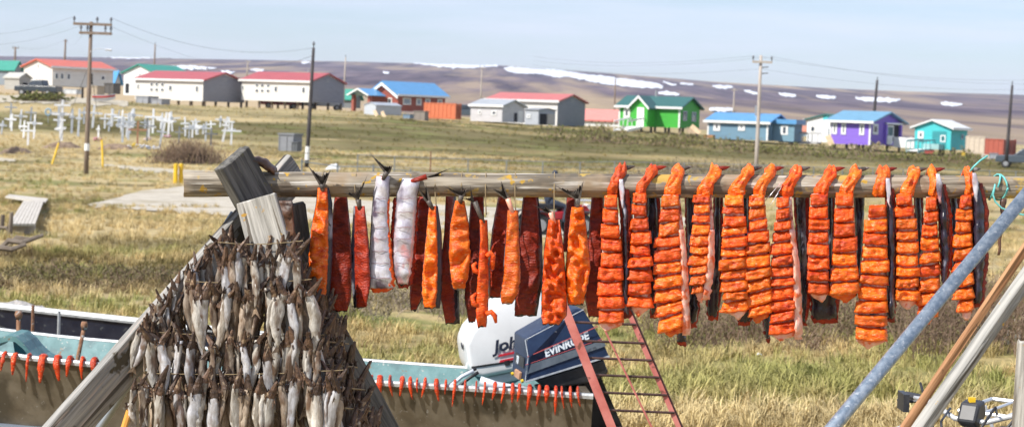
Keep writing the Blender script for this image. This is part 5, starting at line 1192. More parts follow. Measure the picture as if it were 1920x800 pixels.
fillet('orange salmon half with wide black skin edge beside the notched dark one', [(386, 807, 815), (440, 802, 817), (500, 796, 818), (545, 793, 817), (576, 798, 814)], 'o', ((803, 376), ((783, 352), (798, 344))), 'r', seed=7, t=.022, lump=.6, gouge=((806, 520, 9, .012), (808, 555, 9, .010)), string=(817, 384), sw=9)
fillet('low hanging dark salmon half with black back behind the rail', [(378, 838, 850), (440, 836, 848), (480, 831, 848), (540, 826, 850), (605, 838, 853)], 'd', None, 'r', depth=.14, seed=8, t=.012, yaw=.05)
fillet('plump orange salmon half with spread tail over the rail, left of centre', [(376, 856, 868), (420, 847, 876), (480, 844, 880), (520, 848, 876), (541, 852, 868)], 'o', ((865, 366), ((830, 347), (877, 353))), None, seed=9, t=.024, lump=.6, gouge=((862, 492, 13, .012),), string=(866, 372))
fillet('dark red salmon half hidden behind the curled strip', [(398, 886, 905), (460, 879, 905), (560, 874, 896), (602, 881, 889)], 'd', None, None, depth=.15, seed=10, t=.014)
th, Yc = fillet('thin dried salmon strip with curled side hooks and long tail', [(412, 902, 911), (450, 903, 912), (520, 898, 914), (580, 894, 912), (611, 898, 909)], 'r', ((890, 378), ((881, 346), (868, 372))), None, seed=11, t=.022, lump=.3, yaw=.03, string=(911, 400))
for pts in ([(898, 510), (890, 507), (887, 497), (894, 492)], [(896, 572), (888, 570), (886, 556), (893, 549)], [(911, 588), (921, 584), (928, 592), (930, 605)], [(912, 480), (920, 474), (925, 480), (924, 505)]):
    th.part('curled_hook', MB().tube([P(x, y, Yc - .02) for x, y in pts], [.010, .011, .010, .005], 8), M_fr, smooth=True)
fillet('dark red salmon half with a sunlit shoulder behind the rail', [(388, 938, 953), (430, 926, 953), (500, 919, 950), (556, 920, 942)], 'd', None, 'r', depth=.13, seed=12, t=.016, yaw=-.03, sw=5)
fillet('slim orange salmon half with tail fanned to the upper left', [(394, 954, 969), (450, 951, 971), (520, 946, 974), (552, 941, 968), (568, 943, 957)], 'o', ((952, 372), ((918, 350), (938, 336))), None, seed=13, t=.022, lump=.3, string=(966, 392), stem=M_fp)
fillet('large dark red salmon half in shade left of the white outboard motor', [(386, 984, 1005), (440, 976, 1009), (520, 972, 1011), (590, 967, 1000)], 'd', None, 'r', depth=.12, seed=14, t=.016, sw=5)
th, Yc = fillet('lumpy red orange salmon half hanging on a cord before the blue motor', [(412, 1031, 1047), (470, 1023, 1054), (540, 1019, 1059), (590, 1018, 1060), (607, 1020, 1046)], 'r', ((1032, 398), ((998, 383), (1020, 384))), None, seed=15, t=.026, lump=.9, gouge=((1042, 488, 11, .010), (1036, 520, 14, .012), (1038, 556, 14, .012), (1036, 585, 12, .010)), string=(1039, 410), stem=M_fp, lumpf=.08)
fillet('orange salmon half under a dark spread tail at the middle of the rail', [(388, 1074, 1092), (440, 1068, 1098), (500, 1064, 1105), (540, 1064, 1098), (570, 1067, 1091)], 'o', ((1083, 372), ((1040, 347), (1094, 340))), None, seed=16, t=.024, lump=.8, gouge=((1083, 458, 11, .012), (1080, 500, 10, .012), (1082, 525, 9, .010)), string=(1085, 380), lumpf=.07)
fillet('dark red salmon half in shade beside the first scored salmon', [(386, 1112, 1130), (470, 1104, 1130), (540, 1096, 1128), (592, 1106, 1122)], 'd', None, None, depth=.12, seed=17, t=.016)
fillet('dark skinned salmon half behind the rail before the scored row', [(386, 1066, 1078), (430, 1060, 1072), (470, 1058, 1068)], 'd', None, None, depth=.16, seed=18, t=.008, skin_mat=M_skin)

# --- right group: scored salmon folded over the rail
scored('first scored salmon from the left, with silver tail flaps on the rail', (1163, 331), [(362, 1139, 1158), (380, 1135, 1158), (430, 1129, 1162), (500, 1126, 1167), (570, 1122, 1168), (608, 1121, 1170)], 9, 1, 'r', seed=1, flare=3, second=[('front', [(352, 1160, 1172), (400, 1166, 1178), (500, 1168, 1181), (588, 1166, 1180)], 7)])
scored('second scored salmon, short, with ragged left edge', (1222, 333), [(358, 1191, 1210), (380, 1189, 1211), (430, 1184, 1217), (500, 1180, 1221), (578, 1181, 1220)], 9, 0, 'r', seed=2, flare=7, second=[('back', [(386, 1213, 1232), (450, 1212, 1236), (560, 1216, 1235), (588, 1220, 1232)], 5), ('back', [(386, 1172, 1188), (480, 1170, 1186), (580, 1172, 1186)], 0)])
scored('wide slanting scored salmon with long pale belly flap', (1270, 332), [(362, 1244, 1275), (380, 1241, 1277), (430, 1234, 1283), (500, 1225, 1290), (570, 1228, 1293), (618, 1238, 1295)], 10, 14, 'o', seed=3, flare=8, belly='r', second=[('back', [(386, 1285, 1300), (470, 1288, 1308), (560, 1292, 1311), (606, 1294, 1306)], 4), ('back', [(560, 1270, 1285), (612, 1269, 1286), (640, 1270, 1287)], 3)])
scored('short scored salmon tapering to a point, with dark skin tip hanging below', (1341, 328), [(362, 1305, 1335), (380, 1302, 1336), (430, 1297, 1340), (500, 1294, 1340), (552, 1302, 1331)], 10, 2, 'o', seed=4, flare=7, belly='r', second=[('back', [(386, 1340, 1352), (470, 1336, 1352), (540, 1324, 1350), (592, 1326, 1346)], 4)])
scored('orange scored salmon left of a slanting twin, dark tip below', (1402, 334), [(362, 1364, 1394), (380, 1360, 1394), (430, 1354, 1398), (500, 1350, 1400), (584, 1358, 1403)], 11, 5, 'o', seed=5, flare=5, second=[('back', [(386, 1392, 1404), (480, 1390, 1404), (570, 1380, 1412), (602, 1384, 1408)], 3)])
scored('slanting scored salmon tied with pale rag strips on the rail', (1443, 342), [(362, 1410, 1434), (380, 1407, 1435), (430, 1402, 1440), (500, 1394, 1446), (560, 1400, 1447), (592, 1407, 1446)], 10, 12, 'o', seed=6, flare=4)
scored('long red scored salmon with belly flap at its right edge', (1492, 332), [(366, 1460, 1485), (384, 1457, 1486), (430, 1451, 1490), (500, 1445, 1500), (570, 1443, 1504), (626, 1444, 1505)], 12, 7, 'r', seed=7, flare=3, belly='r', second=[('back', [(386, 1490, 1512), (480, 1496, 1514), (560, 1500, 1514), (602, 1502, 1510)], 6), ('back', [(560, 1432, 1446), (600, 1430, 1446), (634, 1436, 1444)], 3)])
scored('scored salmon ending in a shiny silver skin patch', (1557, 335), [(360, 1522, 1550), (380, 1519, 1551), (430, 1515, 1553), (500, 1513, 1553), (552, 1516, 1554)], 8, 0, 'r', seed=8, flare=2, second=[('back', [(386, 1550, 1562), (480, 1552, 1562), (548, 1519, 1572), (598, 1522, 1570)], 4)])
scored('short broad scored salmon with a torn pale lower edge', (1603, 324), [(358, 1570, 1597), (380, 1567, 1599), (430, 1564, 1603), (500, 1559, 1609), (554, 1554, 1608)], 7, 3, 'o', seed=9, flare=3, second=[('back', [(386, 1600, 1622), (470, 1604, 1618), (545, 1604, 1612)], 0)])
scored('longest scored salmon with a smooth upright top, right of centre', (1655, 316), [(384, 1632, 1660), (400, 1628, 1663), (430, 1622, 1665), (500, 1615, 1665), (570, 1607, 1664), (640, 1604, 1662)], 10, -1, 'o', seed=10, flare=3, second=[('front', [(350, 1660, 1672), (400, 1663, 1680), (500, 1664, 1681), (596, 1662, 1678)], 4)], start=384, top_w=24)
scored('scored salmon with torn lower corner before the twin skin tails', (1712, 326), [(360, 1683, 1710), (380, 1680, 1712), (430, 1680, 1718), (500, 1681, 1723), (566, 1680, 1724)], 9, 1, 'o', seed=11, flare=1, second=[('back', [(386, 1714, 1728), (470, 1718, 1730), (540, 1720, 1728)], 3)])
scored('narrow scored salmon beside a hanging plum coloured skin half', (1745, 318), [(366, 1737, 1755), (384, 1734, 1756), (430, 1730, 1759), (500, 1726, 1763), (560, 1722, 1764), (596, 1720, 1752)], 9, 6, 'o', seed=12, flare=4, second=[('fore', [(342, 1754, 1768), (400, 1760, 1780), (470, 1764, 1783), (538, 1766, 1774)], 5)], top_w=16)
scored('rightmost scored salmon behind the pipe, beside a black skin half', (1812, 322), [(362, 1804, 1822), (380, 1800, 1822), (430, 1791, 1822), (500, 1789, 1823), (586, 1800, 1824)], 9, 7, 'o', seed=13, flare=9, second=[('fore', [(340, 1822, 1836), (390, 1824, 1848), (480, 1822, 1848), (568, 1824, 1842)], 6), ('back', [(386, 1780, 1796), (470, 1782, 1798), (540, 1788, 1796)], 6)], top_w=16)
# pale cloth strips tied round the rail
for x0, y0, x1, y1, lab in ((1428, 384, 1462, 345, 'long pale rag strip tied across the rail'), (1449, 378, 1464, 352, 'short pale rag strip beside the long one')):
    c, r = rail_at((x0 + x1) / 2); Yr = c.y - r - .014; a = P(x0, y0, Yr); b = P(x1, y1, Yr)
    rings = []
    for i in range(9):
        s = i / 8; p_ = a.lerp(b, s); w = .012 * (1 - .3 * s); rings.append([p_ + Vector((w * .7, .004 * nz(i * .8), w)), p_ - Vector((w * .7, 0, w)), p_ + Vector((-w * .7, .005, -w)), p_ + Vector((w * .7, .006, w))])
    single('rag_strip', MB().loft(rings), M_silver, lab, 'rag')
# teal rope at the right end of the rail
M_rope = mat('teal_rope', (.10, .42, .40), (.18, .55, .52), sc=60, rough=.6, bump=.6, bsc=200, bdist=.002)
def rope_loop(px, k): 
    c, r = rail_at(px); return [c + Vector((.02 * math.sin(i * .4 + k), -math.cos(i * .45) * (r + .008), math.sin(i * .45) * (r + .008))) for i in range(15)]
t_ = T('teal_rope', 'teal rope looped round the right end of the log rail', 'rope', P(1868, 372, 6.9))
t_.part('loop', MB().tube(rope_loop(1864, 0), .004, 6), M_rope, smooth=True); t_.part('loop', MB().tube(rope_loop(1874, 2), .004, 6), M_rope, smooth=True)
t_.part('strand', MB().tube([P(x, y, 6.80) for x, y in ((1866, 345), (1862, 365), (1866, 378), (1878, 390), (1892, 395), (1915, 402), (1950, 408))], .004, 6), M_rope, smooth=True)
single('rope_end', MB().tube([P(x, y, 6.85) for x, y in ((1818, 322), (1826, 312), (1838, 301), (1852, 292))], .004, 6), M_rope, 'loose teal rope end sticking up above the rightmost salmon', 'rope', smooth=True)
for k, (x0, x1) in enumerate(((1864, 1874), (1874, 1886), (1868, 1880))):
    pass
rings = []
for i in range(15):
    s = i / 14; p_ = P(lerp(1882, 1872, s) + 4 * nz(s * 5, 2), lerp(372, 478, s), 6.83); w = .012 * (1 - .55 * s) * (1 + .5 * nz(s * 9, 5)); rings.append([p_ + Vector((math.cos(q * 1.05) * w, math.sin(q * 1.05) * w * .6, 0)) for q in range(6)])
single('dried_fish_scrap', MB().loft(rings), M_rag, 'blackened scrap of dried fish hanging from the teal rope', 'fish scrap', smooth=True)
for x, y, lab in ((410 - 240 + 475, 330, 'small yellow clip on the back of the rail'),):
    pass
# ------------------------------------------------------------------ boats
M_alu = mat('weathered_aluminium_hull', (.092, .073, .048), (.155, .132, .098), sc=5, rough=.6, metal=.15, bump=.3, bsc=12, bdist=.01, spots=(((.055, .045, .03), 3, .56, .1), ((.22, .21, .19), 40, .66, .04)))
M_rimalu = mat('gunwale_aluminium', (.34, .355, .36), (.46, .475, .48), sc=14, rough=.45, metal=.3, bump=.2, bsc=30)
M_teal = mat('pale_teal_paint', (.065, .175, .18), (.125, .255, .26), sc=9, rough=.5, spots=(((.06, .14, .15), 7, .55, .1), ((.34, .36, .33), 40, .64, .04), ((.16, .10, .05), 16, .66, .04)))
M_navy = mat('navy_hull', (.012, .016, .035), (.03, .036, .06), sc=5, rough=.3, bump=.2, bsc=8, spots=(((.10, .11, .12), 18, .64, .05),))
M_rustrod = mat('rusty_rod', (.17, .075, .035), (.30, .16, .09), sc=40, rough=.85, spots=(((.40, .38, .36), 30, .60, .06),))
def boat(name, label, gnear, gfar, hull, inner, rimm, keel_z=.06, lean=.0, bow=None, xr_ext=0.0, transom=True, flare=.16, n=26):
    """open skiff: gnear/gfar give the two gunwale lines as world points from stern (right) to bow (left)"""
    t = T(name, label, 'boat', Vector(((gnear(.3).x), gnear(.3).y + .6, 0)))
    st = []
    for i in range(n + 1):
        s = i / n; a, b = gnear(s), gfar(s); mid = (a + b) / 2; w = max(0.0, 1 - max(0, (s - .55) / .45) ** 2.2); a2 = mid + (a - mid) * w; b2 = mid + (b - mid) * w; up = Vector((0, 0, .35 * max(0, (s - .5) / .5) ** 2))
        st.append((a2 + up, b2 + up, s))
    def sec(a, b, s, k, z0):
        d = (b - a); q = (1 - .75 * max(0, (s - .6) / .4) ** 2); zz = z0 + .45 * max(0, (s - .6) / .4) ** 2.5
        c1 = a + d * flare; c1.z = zz + .06; c2 = b - d * flare; c2.z = zz + .06; m_ = (a + b) / 2; m_.z = zz - .03; return [a, c1, m_, c2, b]
    outer = [sec(a, b, s, 1, keel_z) for a, b, s in st]
    o = t.part('hull', MB().loft(outer, False, False), hull, smooth=False); o.modifiers.new('thick', 'SOLIDIFY').thickness = .006
    inn = []
    for (a, b, s) in st:
        d = (b - a) * .03; q = sec(a + d, b - d, s, 1, keel_z + .06); inn.append(q)
    o = t.part('liner', MB().loft([r[::-1] for r in inn], False, False), inner); 
    for nm, pick in (('gunwale', 0), ('gunwale', 1)):
        pts = [q[pick] for q in st]; mb = MB(); rings = []
        for p_ in pts: rings.append([p_ + Vector((0, y, z)) for y, z in ((-.018, -.016), (.02, -.016), (.02, .01), (.008, .017), (-.012, .016), (-.02, .004))])
        t.part(nm, mb.loft(rings), rimm)
    if transom:
        a, b, s = st[0]; r = outer[0]; mb = MB(); mb.prism([r[0], r[1], r[2], r[3], r[4]], Vector((-.05, 0, 0))); t.part('transom', mb, hull)
    for s in (.30, .58):
        i = int(s * n); a, b, _ = st[i]; p_ = a + (b - a) * .17; q = b - (b - a) * .17; p_.z = q.z = min(a.z, b.z) - .22
        t.part('bench', MB().box(p_ - Vector((.14, 0, 0)), q - p_, Vector((.28, 0, 0)), Vector((0, 0, .035))), inner)
    return t, st
A0, A1 = P(1112, 742, 10.5), P(0, 672, 11.1); B0, B1 = P(1085, 706, 11.85), P(0, 625, 12.75)
gn = lambda s: A0 + (A1 - A0) * (s * 1.55)
gf = lambda s: B0 + (B1 - B0) * (s * 1.55)
bt, st = boat('aluminium_skiff', 'weathered aluminium skiff with teal inside lying behind the rack', gn, gf, M_alu, M_teal, M_rimalu)
# rib lines on the hull side, spray rail
rings = []
for i in range(20):
    s = i / 27; a = gn(s); d = gf(s) - a; p_ = a + d * .11; p_.z = lerp(a.z, .12, .70); rings.append([p_ + Vector((0, y, z)) for y, z in ((-.03, -.02), (.01, -.02), (.01, .02), (-.03, .012))])
bt.part('spray_rail', MB().loft(rings), mat('blue_grey_rail', (.22, .26, .32), rough=.4, metal=.3))
# rods standing in the skiff
for k, (x0, y0, x1, y1, r) in enumerate(((35, 592, 33, 700, .018), (158, 612, 140, 700, .016))):
    Y = 11.6; a = P(x0, y0, Y); b = P(x1, y1, Y); b.z = .12 if False else b.z
    b = a + (b - a) * 1.6
    rd = T('rusty_rod', ('upright rusty rod standing in the skiff at the left edge', 'tilted rusty rod standing in the skiff left of the plank leg')[k], 'rod', b)
    rd.part('shaft', MB().tube([b, a], [r, r * .85], 8), M_rustrod, smooth=True); rd.part('knob', MB().tube([a - Vector((0, 0, .02)), a + Vector((0, 0, .01)), a + Vector((0, 0, .035))], [r * 1.1, r * 1.6, r * 1.2], 8), M_rustrod, smooth=True)
# teal curved windscreen frame at left
def arch(pts, Y, w, mt, t, nm):
    rings = []
    for i, (x, y) in enumerate(pts):
        p_ = P(x, y, Y); rings.append([p_ + Vector((0, -w, .012)), p_ + Vector((0, -w, -.025)), p_ + Vector((0, w, -.025)), p_ + Vector((0, w, .012))])
    t.part(nm, MB().loft(rings), mt)
ws = T('windscreen_frame', 'curved pale teal console frame in the skiff at the left edge', 'console', P(30, 690, 11.5))
arch([(-20, 650), (-2, 642), (14, 630), (28, 626), (42, 628), (56, 640), (68, 655), (82, 668), (100, 678)], 11.35, .16, M_teal, ws, 'frame')
ws.part('panel', MB().prism([P(24, 638, 11.4), P(52, 640, 11.4), P(60, 655, 11.4), P(42, 668, 11.4), P(28, 664, 11.4)], (0, .03, 0)), mat('aqua_panel', (.20, .50, .56), rough=.3))
# navy boat beyond
C0, C1 = P(560, 636, 13.9), P(0, 575, 14.3); D0, D1 = P(560, 631, 15.0), P(0, 571, 15.4)
nb, st2 = boat('navy_boat', 'navy blue hulled boat with white rim behind the aluminium skiff', lambda s: C0 + (C1 - C0) * (s * 2.0), lambda s: D0 + (D1 - D0) * (s * 2.0), M_navy, M_navy, M_rimalu)
for k, (x, y0, y1, mt) in enumerate(((111, 583, 650, M_rimalu), (62, 572, 640, M_rustrod))):
    b = P(x - 2, y1, 13.4); b.z -= .5; rd = single('boat_pole', MB().tube([b, P(x, y0, 13.4)], [.016, .012], 6), mt, ('thin white pole standing before the navy hull', 'thin brown stick leaning on the navy hull')[k], 'pole')
# tarp heap beyond the navy boat
g = G(30, 590); rings = []
for j in range(9): rings.append([g + Vector((-.6 + 1.2 * i / 12, -.3 + .6 * j / 8, -.05 + .20 * math.sin(math.pi * i / 12) * math.sin(math.pi * j / 8) * (1 + .4 * nz(i * .5, j * .6)))) for i in range(13)])
single('tarp_heap', MB().loft(rings, False, False), mat('pale_tarp', (.36, .34, .32), (.46, .43, .40), sc=9, rough=.8, bump=1.0, bsc=14, bdist=.05), 'pale tarp heap behind the navy boat at the left edge', 'tarp', smooth=True)

# ------------------------------------------------------------------ salmon strips over the skiff's near gunwale
M_strip = flesh('strip_flesh', (.50, .030, .003), (.68, .068, .004), (.20, .008, .002))
def gun_at(px):
    lo, hi = 0.0, 1.0
    for _ in range(30):
        mdl = (lo + hi) / 2; p_ = gn(mdl); d = p_ - CAM; x = 960 + FPX * d.dot(AX_R) / d.dot(_f)
        if x > px: lo = mdl
        else: hi = mdl
    return gn(lo)
SL = [(9, 42, 17), (29, 48, 13), (55, 62, 12), (81, 52, 19), (108, 60, 20), (131, 52, 16), (155, 46, 15), (177, 40, 16)]
SR = [(697, 30, 8), (712, 42, 14), (731, 44, 9), (754, 42, 14), (769, 46, 10), (782, 30, 9), (797, 42, 11), (818, 40, 11), (836, 30, 8), (853, 46, 8), (872, 46, 10), (893, 34, 8), (909, 52, 10), (928, 38, 16), (945, 50, 9), (961, 34, 11), (974, 36, 12), (993, 44, 13), (1011, 46, 13), (1025, 38, 13), (1042, 52, 10), (1053, 56, 9), (1069, 42, 9), (1083, 34, 8)]
rs = random.Random(4)
for side, lst in (('left', SL), ('right', SR)):
    for i, (px, ln, w) in enumerate(lst):
        g = gun_at(px) + Vector((0, 0, .026)); k = g.y / FPX; L_ = ln * k * rs.uniform(.65, 1.1); W_ = w * k * .52 * rs.uniform(.7, 1.35); rings = []; tw = rs.uniform(-.5, .5); sd = rs.random() * 50; bend = rs.uniform(-1.2, 1.2)
        path = [(.05, -.03), (.045, -.005), (.02, .012), (-.015, .012), (-.038, -.01)] + [(-.045 + .004 * q, -.02 - L_ * .75 * q / 6) for q in range(1, 7)]
        for j, (y, z) in enumerate(path):
            s = j / (len(path) - 1); ww = W_ * (1.0 if s < .5 else 1.0 - .75 * ((s - .5) / .5) ** 1.4) * (1 + .5 * nz(s * 9, sd)); th_ = .014 * (1 + .7 * nz(s * 9, sd, 3)) * (1 - .4 * s); dx = bend * .03 * max(0, s - .4)
            tn = Vector((0, 1, 0)) if s < .45 and s > .15 else Vector((0, 0, 1)); nrm = Vector((0, 0, 1)) if .15 < s < .45 else Vector((0, -1, 0) if s >= .45 else (0, 1, 0))
            c = g + Vector((dx, y, z)); rings.append([c + Vector((math.cos(q * .785) * ww * .55, 0, 0)) + nrm * (math.sin(q * .785) * th_) for q in range(8)])
        size = 'long' if ln > 48 else ('short' if ln < 37 else 'curled')
        single('salmon_strip', MB().loft(rings), M_strip, f'{size} red salmon strip, {ordn(i)} on the skiff edge {"left of the plank leg" if side == "left" else "right of the A-frame"}', 'fish strip', 'salmon strips drying over the skiff edge', smooth=True, loc=g)

# ------------------------------------------------------------------ outboard motors
def text_mesh(txt, size, shear=0.0, ext=.0015, bold=0.0, sx=1.0):
    c = bpy.data.curves.new('lettering', 'FONT'); c.body = txt; c.size = size; c.shear = shear; c.extrude = ext; c.offset = bold; c.resolution_u = 3
    o = bpy.data.objects.new('lettering', c); col.objects.link(o); dg = bpy.context.evaluated_depsgraph_get(); dg.update(); me = bpy.data.meshes.new_from_object(o.evaluated_get(dg)); bpy.data.objects.remove(o); bpy.data.curves.remove(c)
    if sx != 1.0:
        for v_ in me.vertices: v_.co.x *= sx
    return me
class Motor:
    def __init__(s, name, label, px, py, Y, pitch, yaw, k=None):
        s.k = k or Y / FPX; p_ = R(pitch); y_ = R(yaw); s.O = P(px, py, Y)
        s.w = Vector((-math.sin(y_), math.cos(y_), 0)); l0 = Vector((math.cos(y_), math.sin(y_), 0)); s.l = l0 * math.cos(p_) + Vector((0, 0, 1)) * math.sin(p_); s.h = s.l.cross(s.w).normalized()
        s.t = T(name, label, 'outboard motor', s.O)
    def p(s, l, h_, w): return s.O + s.l * (l * s.k) + s.h * (h_ * s.k) + s.w * w
    def loft(s, prof, W_, inset, nm, mt, bev, seg=3, w0=0.0, smooth=False):
        rings = [];
        for q, (wf, f_) in enumerate(((0, 1), (1, 1))):
            rings.append([s.p(l, h_, w0 + (inset(h_) if q == 0 else W_ - inset(h_))) for l, h_ in prof])
        o = s.t.part(nm, MB().loft(rings), mt, smooth=False)
        if bev: bevel(o, bev, seg, 25)
        if bev > .02: 
            for f in o.data.polygons: f.use_smooth = True
        return o
    def near(s, pts, inset, nm, mt, parent, out=.0025, w0=0.0):
        """thin plate lying on the near side face"""
        mb = MB(); mb.prism([s.p(l, h_, w0 + inset(h_) - out) for l, h_ in pts], s.w * out * .8); return s.t.part(nm, mb, mt, parent)
    def letters(s, txt, l, h_, size, ang, inset, mt, parent, shear=.15, bold=.0, w0=0.0, sx=1.0, nm='lettering'):
        me = text_mesh(txt, size, shear, .001, bold, sx); me.materials.clear(); me.materials.append(mt); a = R(ang); x = s.l * math.cos(a) + s.h * math.sin(a); y = s.h * math.cos(a) - s.l * math.sin(a)
        dh = 20 * s.k; sl = (inset(h_ + 20) - inset(h_)) ; y2 = (y * dh + s.w * sl).normalized(); n = x.cross(y2).normalized(); x = y2.cross(n)
        o = link(bpy.data.objects.new(nm, me)); o.parent = parent; m_ = Matrix.Identity(4); p_ = s.p(l, h_, w0 + inset(h_) - .0045) - s.O
        for i in range(3): m_[i][0] = x[i]; m_[i][1] = y2[i]; m_[i][2] = n[i]; m_[i][3] = p_[i]
        o.matrix_local = m_; return o
M_evblue = mat('navy_cowl_paint', (.008, .019, .052), (.014, .030, .072), sc=10, rough=.42, spec=.3, bump=.1, bsc=40, spots=(((.30, .33, .36), 70, .70, .03),))
M_evsilver = mat('grey_band_paint', (.10, .125, .155), (.15, .18, .215), sc=12, rough=.35)
M_worn = mat('worn_edge', (.52, .55, .58), (.35, .38, .42), sc=30, rough=.5)
M_letw = mat('white_lettering', (.66, .70, .74), (.55, .6, .66), sc=20, rough=.5)
M_redpin = mat('red_pinstripe', (.50, .10, .10), rough=.5)
M_jwhite = mat('white_cowl_paint', (.80, .80, .79), (.74, .74, .73), sc=6, rough=.3, coat=.3)
M_black = mat('black_motor_parts', (.012, .012, .013), (.03, .03, .032), sc=12, rough=.5, bump=.3, bsc=30)
M_jred = mat('red_stripe_paint', (.62, .03, .05), rough=.4)
M_dkblue = mat('dark_lettering', (.02, .025, .05), rough=.5)
# white motor, farther
J = Motor('outboard_motor', 'white outboard motor tilted up beside the blue one on the skiff stern', 893, 712, 11.75, 12, 12)
flat = lambda h_: .02 + .0005 * max(0, h_ - 70) 
cow = J.loft([(-8, 24), (0, 6), (14, 0), (150, -2), (176, 20), (172, 100), (150, 150), (120, 158), (38, 116), (8, 92), (-6, 70)], .46, flat, 'cowl', M_jwhite, .05, 5)
J.near([(-4, 23), (150, 14), (150, 17), (-4, 26.5)], flat, 'seam_line', M_black, cow, .004)
J.near([(60, 14), (70, 14), (70, 24), (60, 24)], flat, 'latch', M_black, cow, .006)
J.letters('Johnson', 44, 44, .115, 1, flat, M_dkblue, cow, shear=.25, bold=.0035, sx=1.12)
for e in (0, 11): J.near([(50, 34 - e), (120, 34 - e), (120, 38 - e), (53, 38 - e)], flat, 'red_stripe', M_jred, cow, .004)
fr_ = [J.p(-8.5, 62, .16 + .025 * math.cos(a * .524)) + J.h * (.025 * math.sin(a * .524)) for a in range(12)]; J.t.part('emblem', MB().prism(fr_, -J.l * .004), M_dkblue, cow)
J.loft([(20, -2), (130, -3), (120, -22), (30, -20)], .34, lambda h_: .06, 'lower_pan', M_jwhite, .02)
J.loft([(60, -18), (130, -20), (150, -120), (90, -120)], .2, lambda h_: .12, 'midsection', M_jwhite, .02)
J.loft([(70, -118), (190, -118), (200, -150), (160, -185), (100, -150)], .1, lambda h_: .17, 'lower_unit', M_jwhite, .02)
# blue motor, nearer
E = Motor('outboard_motor', 'navy blue outboard motor tilted up at the skiff stern behind the red rack', 985, 718, 11.05, 17, 12)
ins = lambda h_: .0 + .030 * sm(40, 50, h_) * 0 + (.0 if h_ < 46 else (h_ - 46) * .0011)
cw = E.loft([(0, 0), (171, 0), (165, 36), (148, 101), (132, 106), (24, 79), (18, 46)], .44, ins, 'cowl', M_evblue, .012, 2)
E.near([(6, 16), (169, 24), (166.5, 36), (10, 32)], ins, 'grey_band', M_evsilver, cw, .003)
E.near([(17, 47), (163, 64), (162.5, 65.5), (17, 48.5)], lambda h_: .0, 'red_pinstripe', M_redpin, cw, .004)
E.near([(8.5, 33.5), (167, 38.5), (166.8, 39.4), (9, 34.4)], ins, 'red_pinstripe', M_redpin, cw, .004)
E.near([(1, 1.5), (171, 1.5), (170.5, 4.5), (2, 4.5)], ins, 'lower_trim', M_worn, cw, .006)
for q in (((24, 78), (148, 100)), ((0, 2), (18, 46)), ((18, 46), (23, 78))):
    (l0, h0), (l1, h1) = q; E.t.part('edge_wear', MB().tube([E.p(l0, h0, ins(h0) + .001), E.p(l1, h1, ins(h1) + .001)], .0030, 5), M_worn, cw)
E.letters('EVINRUDE', 50, 37, .066, 6.5, ins, M_letw, cw, shear=.2, bold=.0025, sx=1.02)
E.letters('OMC 70', 122, 23, .026, 3, ins, M_evsilver, cw, shear=.2)
# the end face with its number plate
def endp(h_, w, out=.004): 
    l_ = interp([(0, 0), (46, 18), (79, 24)], h_); return E.p(l_, h_, w) - E.l * out
E.t.part('number_plate', MB().prism([endp(24, .08), endp(24, .36), endp(42, .36), endp(42, .08)], -E.l * .003), M_black, cw)
me = text_mesh('70', .07, .1, .001, .003); me.materials.clear(); me.materials.append(M_letw); o = link(bpy.data.objects.new('lettering', me)); o.parent = cw; x = -E.w; y = (endp(42, 0) - endp(24, 0)).normalized(); n = x.cross(y).normalized(); m_ = Matrix.Identity(4); p_ = endp(26, .30, .010) - E.O
for i in range(3): m_[i][0] = x[i]; m_[i][1] = y[i]; m_[i][2] = n[i]; m_[i][3] = p_[i]
o.matrix_local = m_
E.t.part('latch', MB().prism([endp(3, .12), endp(3, .28), endp(15, .28), endp(15, .12)], -E.l * .015), mat('rusty_latch', (.35, .17, .08), (.5, .3, .2), sc=30, rough=.7), cw)
for wv in (.05, .36): E.t.part('bolt', MB().tube([endp(3, wv), endp(3, wv, .02)], .012, 8), M_yel, cw)
E.loft([(20, -1), (160, -1), (163, -30), (132, -40), (40, -26)], .40, lambda h_: .025, 'lower_pan', M_black, .015)
E.loft([(75, -28), (150, -34), (172, -170), (110, -170)], .2, lambda h_: .10, 'midsection', M_black, .02)
E.loft([(95, -165), (215, -165), (225, -190), (190, -225), (130, -190)], .1, lambda h_: .16, 'lower_unit', M_black, .02)
E.loft([(28, -24), (78, -30), (84, -80), (40, -70)], .34, lambda h_: .05, 'clamp_bracket', M_black, .015)
# cables from the motors into the skiff
for k, (pts, mt, r, lab) in enumerate((([(893, 690), (872, 700), (850, 716), (832, 730), (812, 742)], M_black, .012, 'black cable sagging from the white motor'), ([(897, 697), (880, 708), (862, 722), (842, 736)], M_black, .012, 'second black cable beside the first'), ([(888, 694), (866, 705), (846, 722), (826, 735)], M_letw, .014, 'pale hose between the black cables'), ([(900, 712), (930, 722), (962, 728), (1000, 732)], M_letw, .03, 'pale steering tube across the skiff stern'), ([(1000, 735), (960, 726), (920, 730), (890, 738)], M_black, .014, 'black hose looped at the skiff stern'))):
    single('motor_cable', MB().tube([P(x, y, 11.35 - .05 * k) for x, y in pts], r, 6), mt, lab, 'cable', smooth=True)

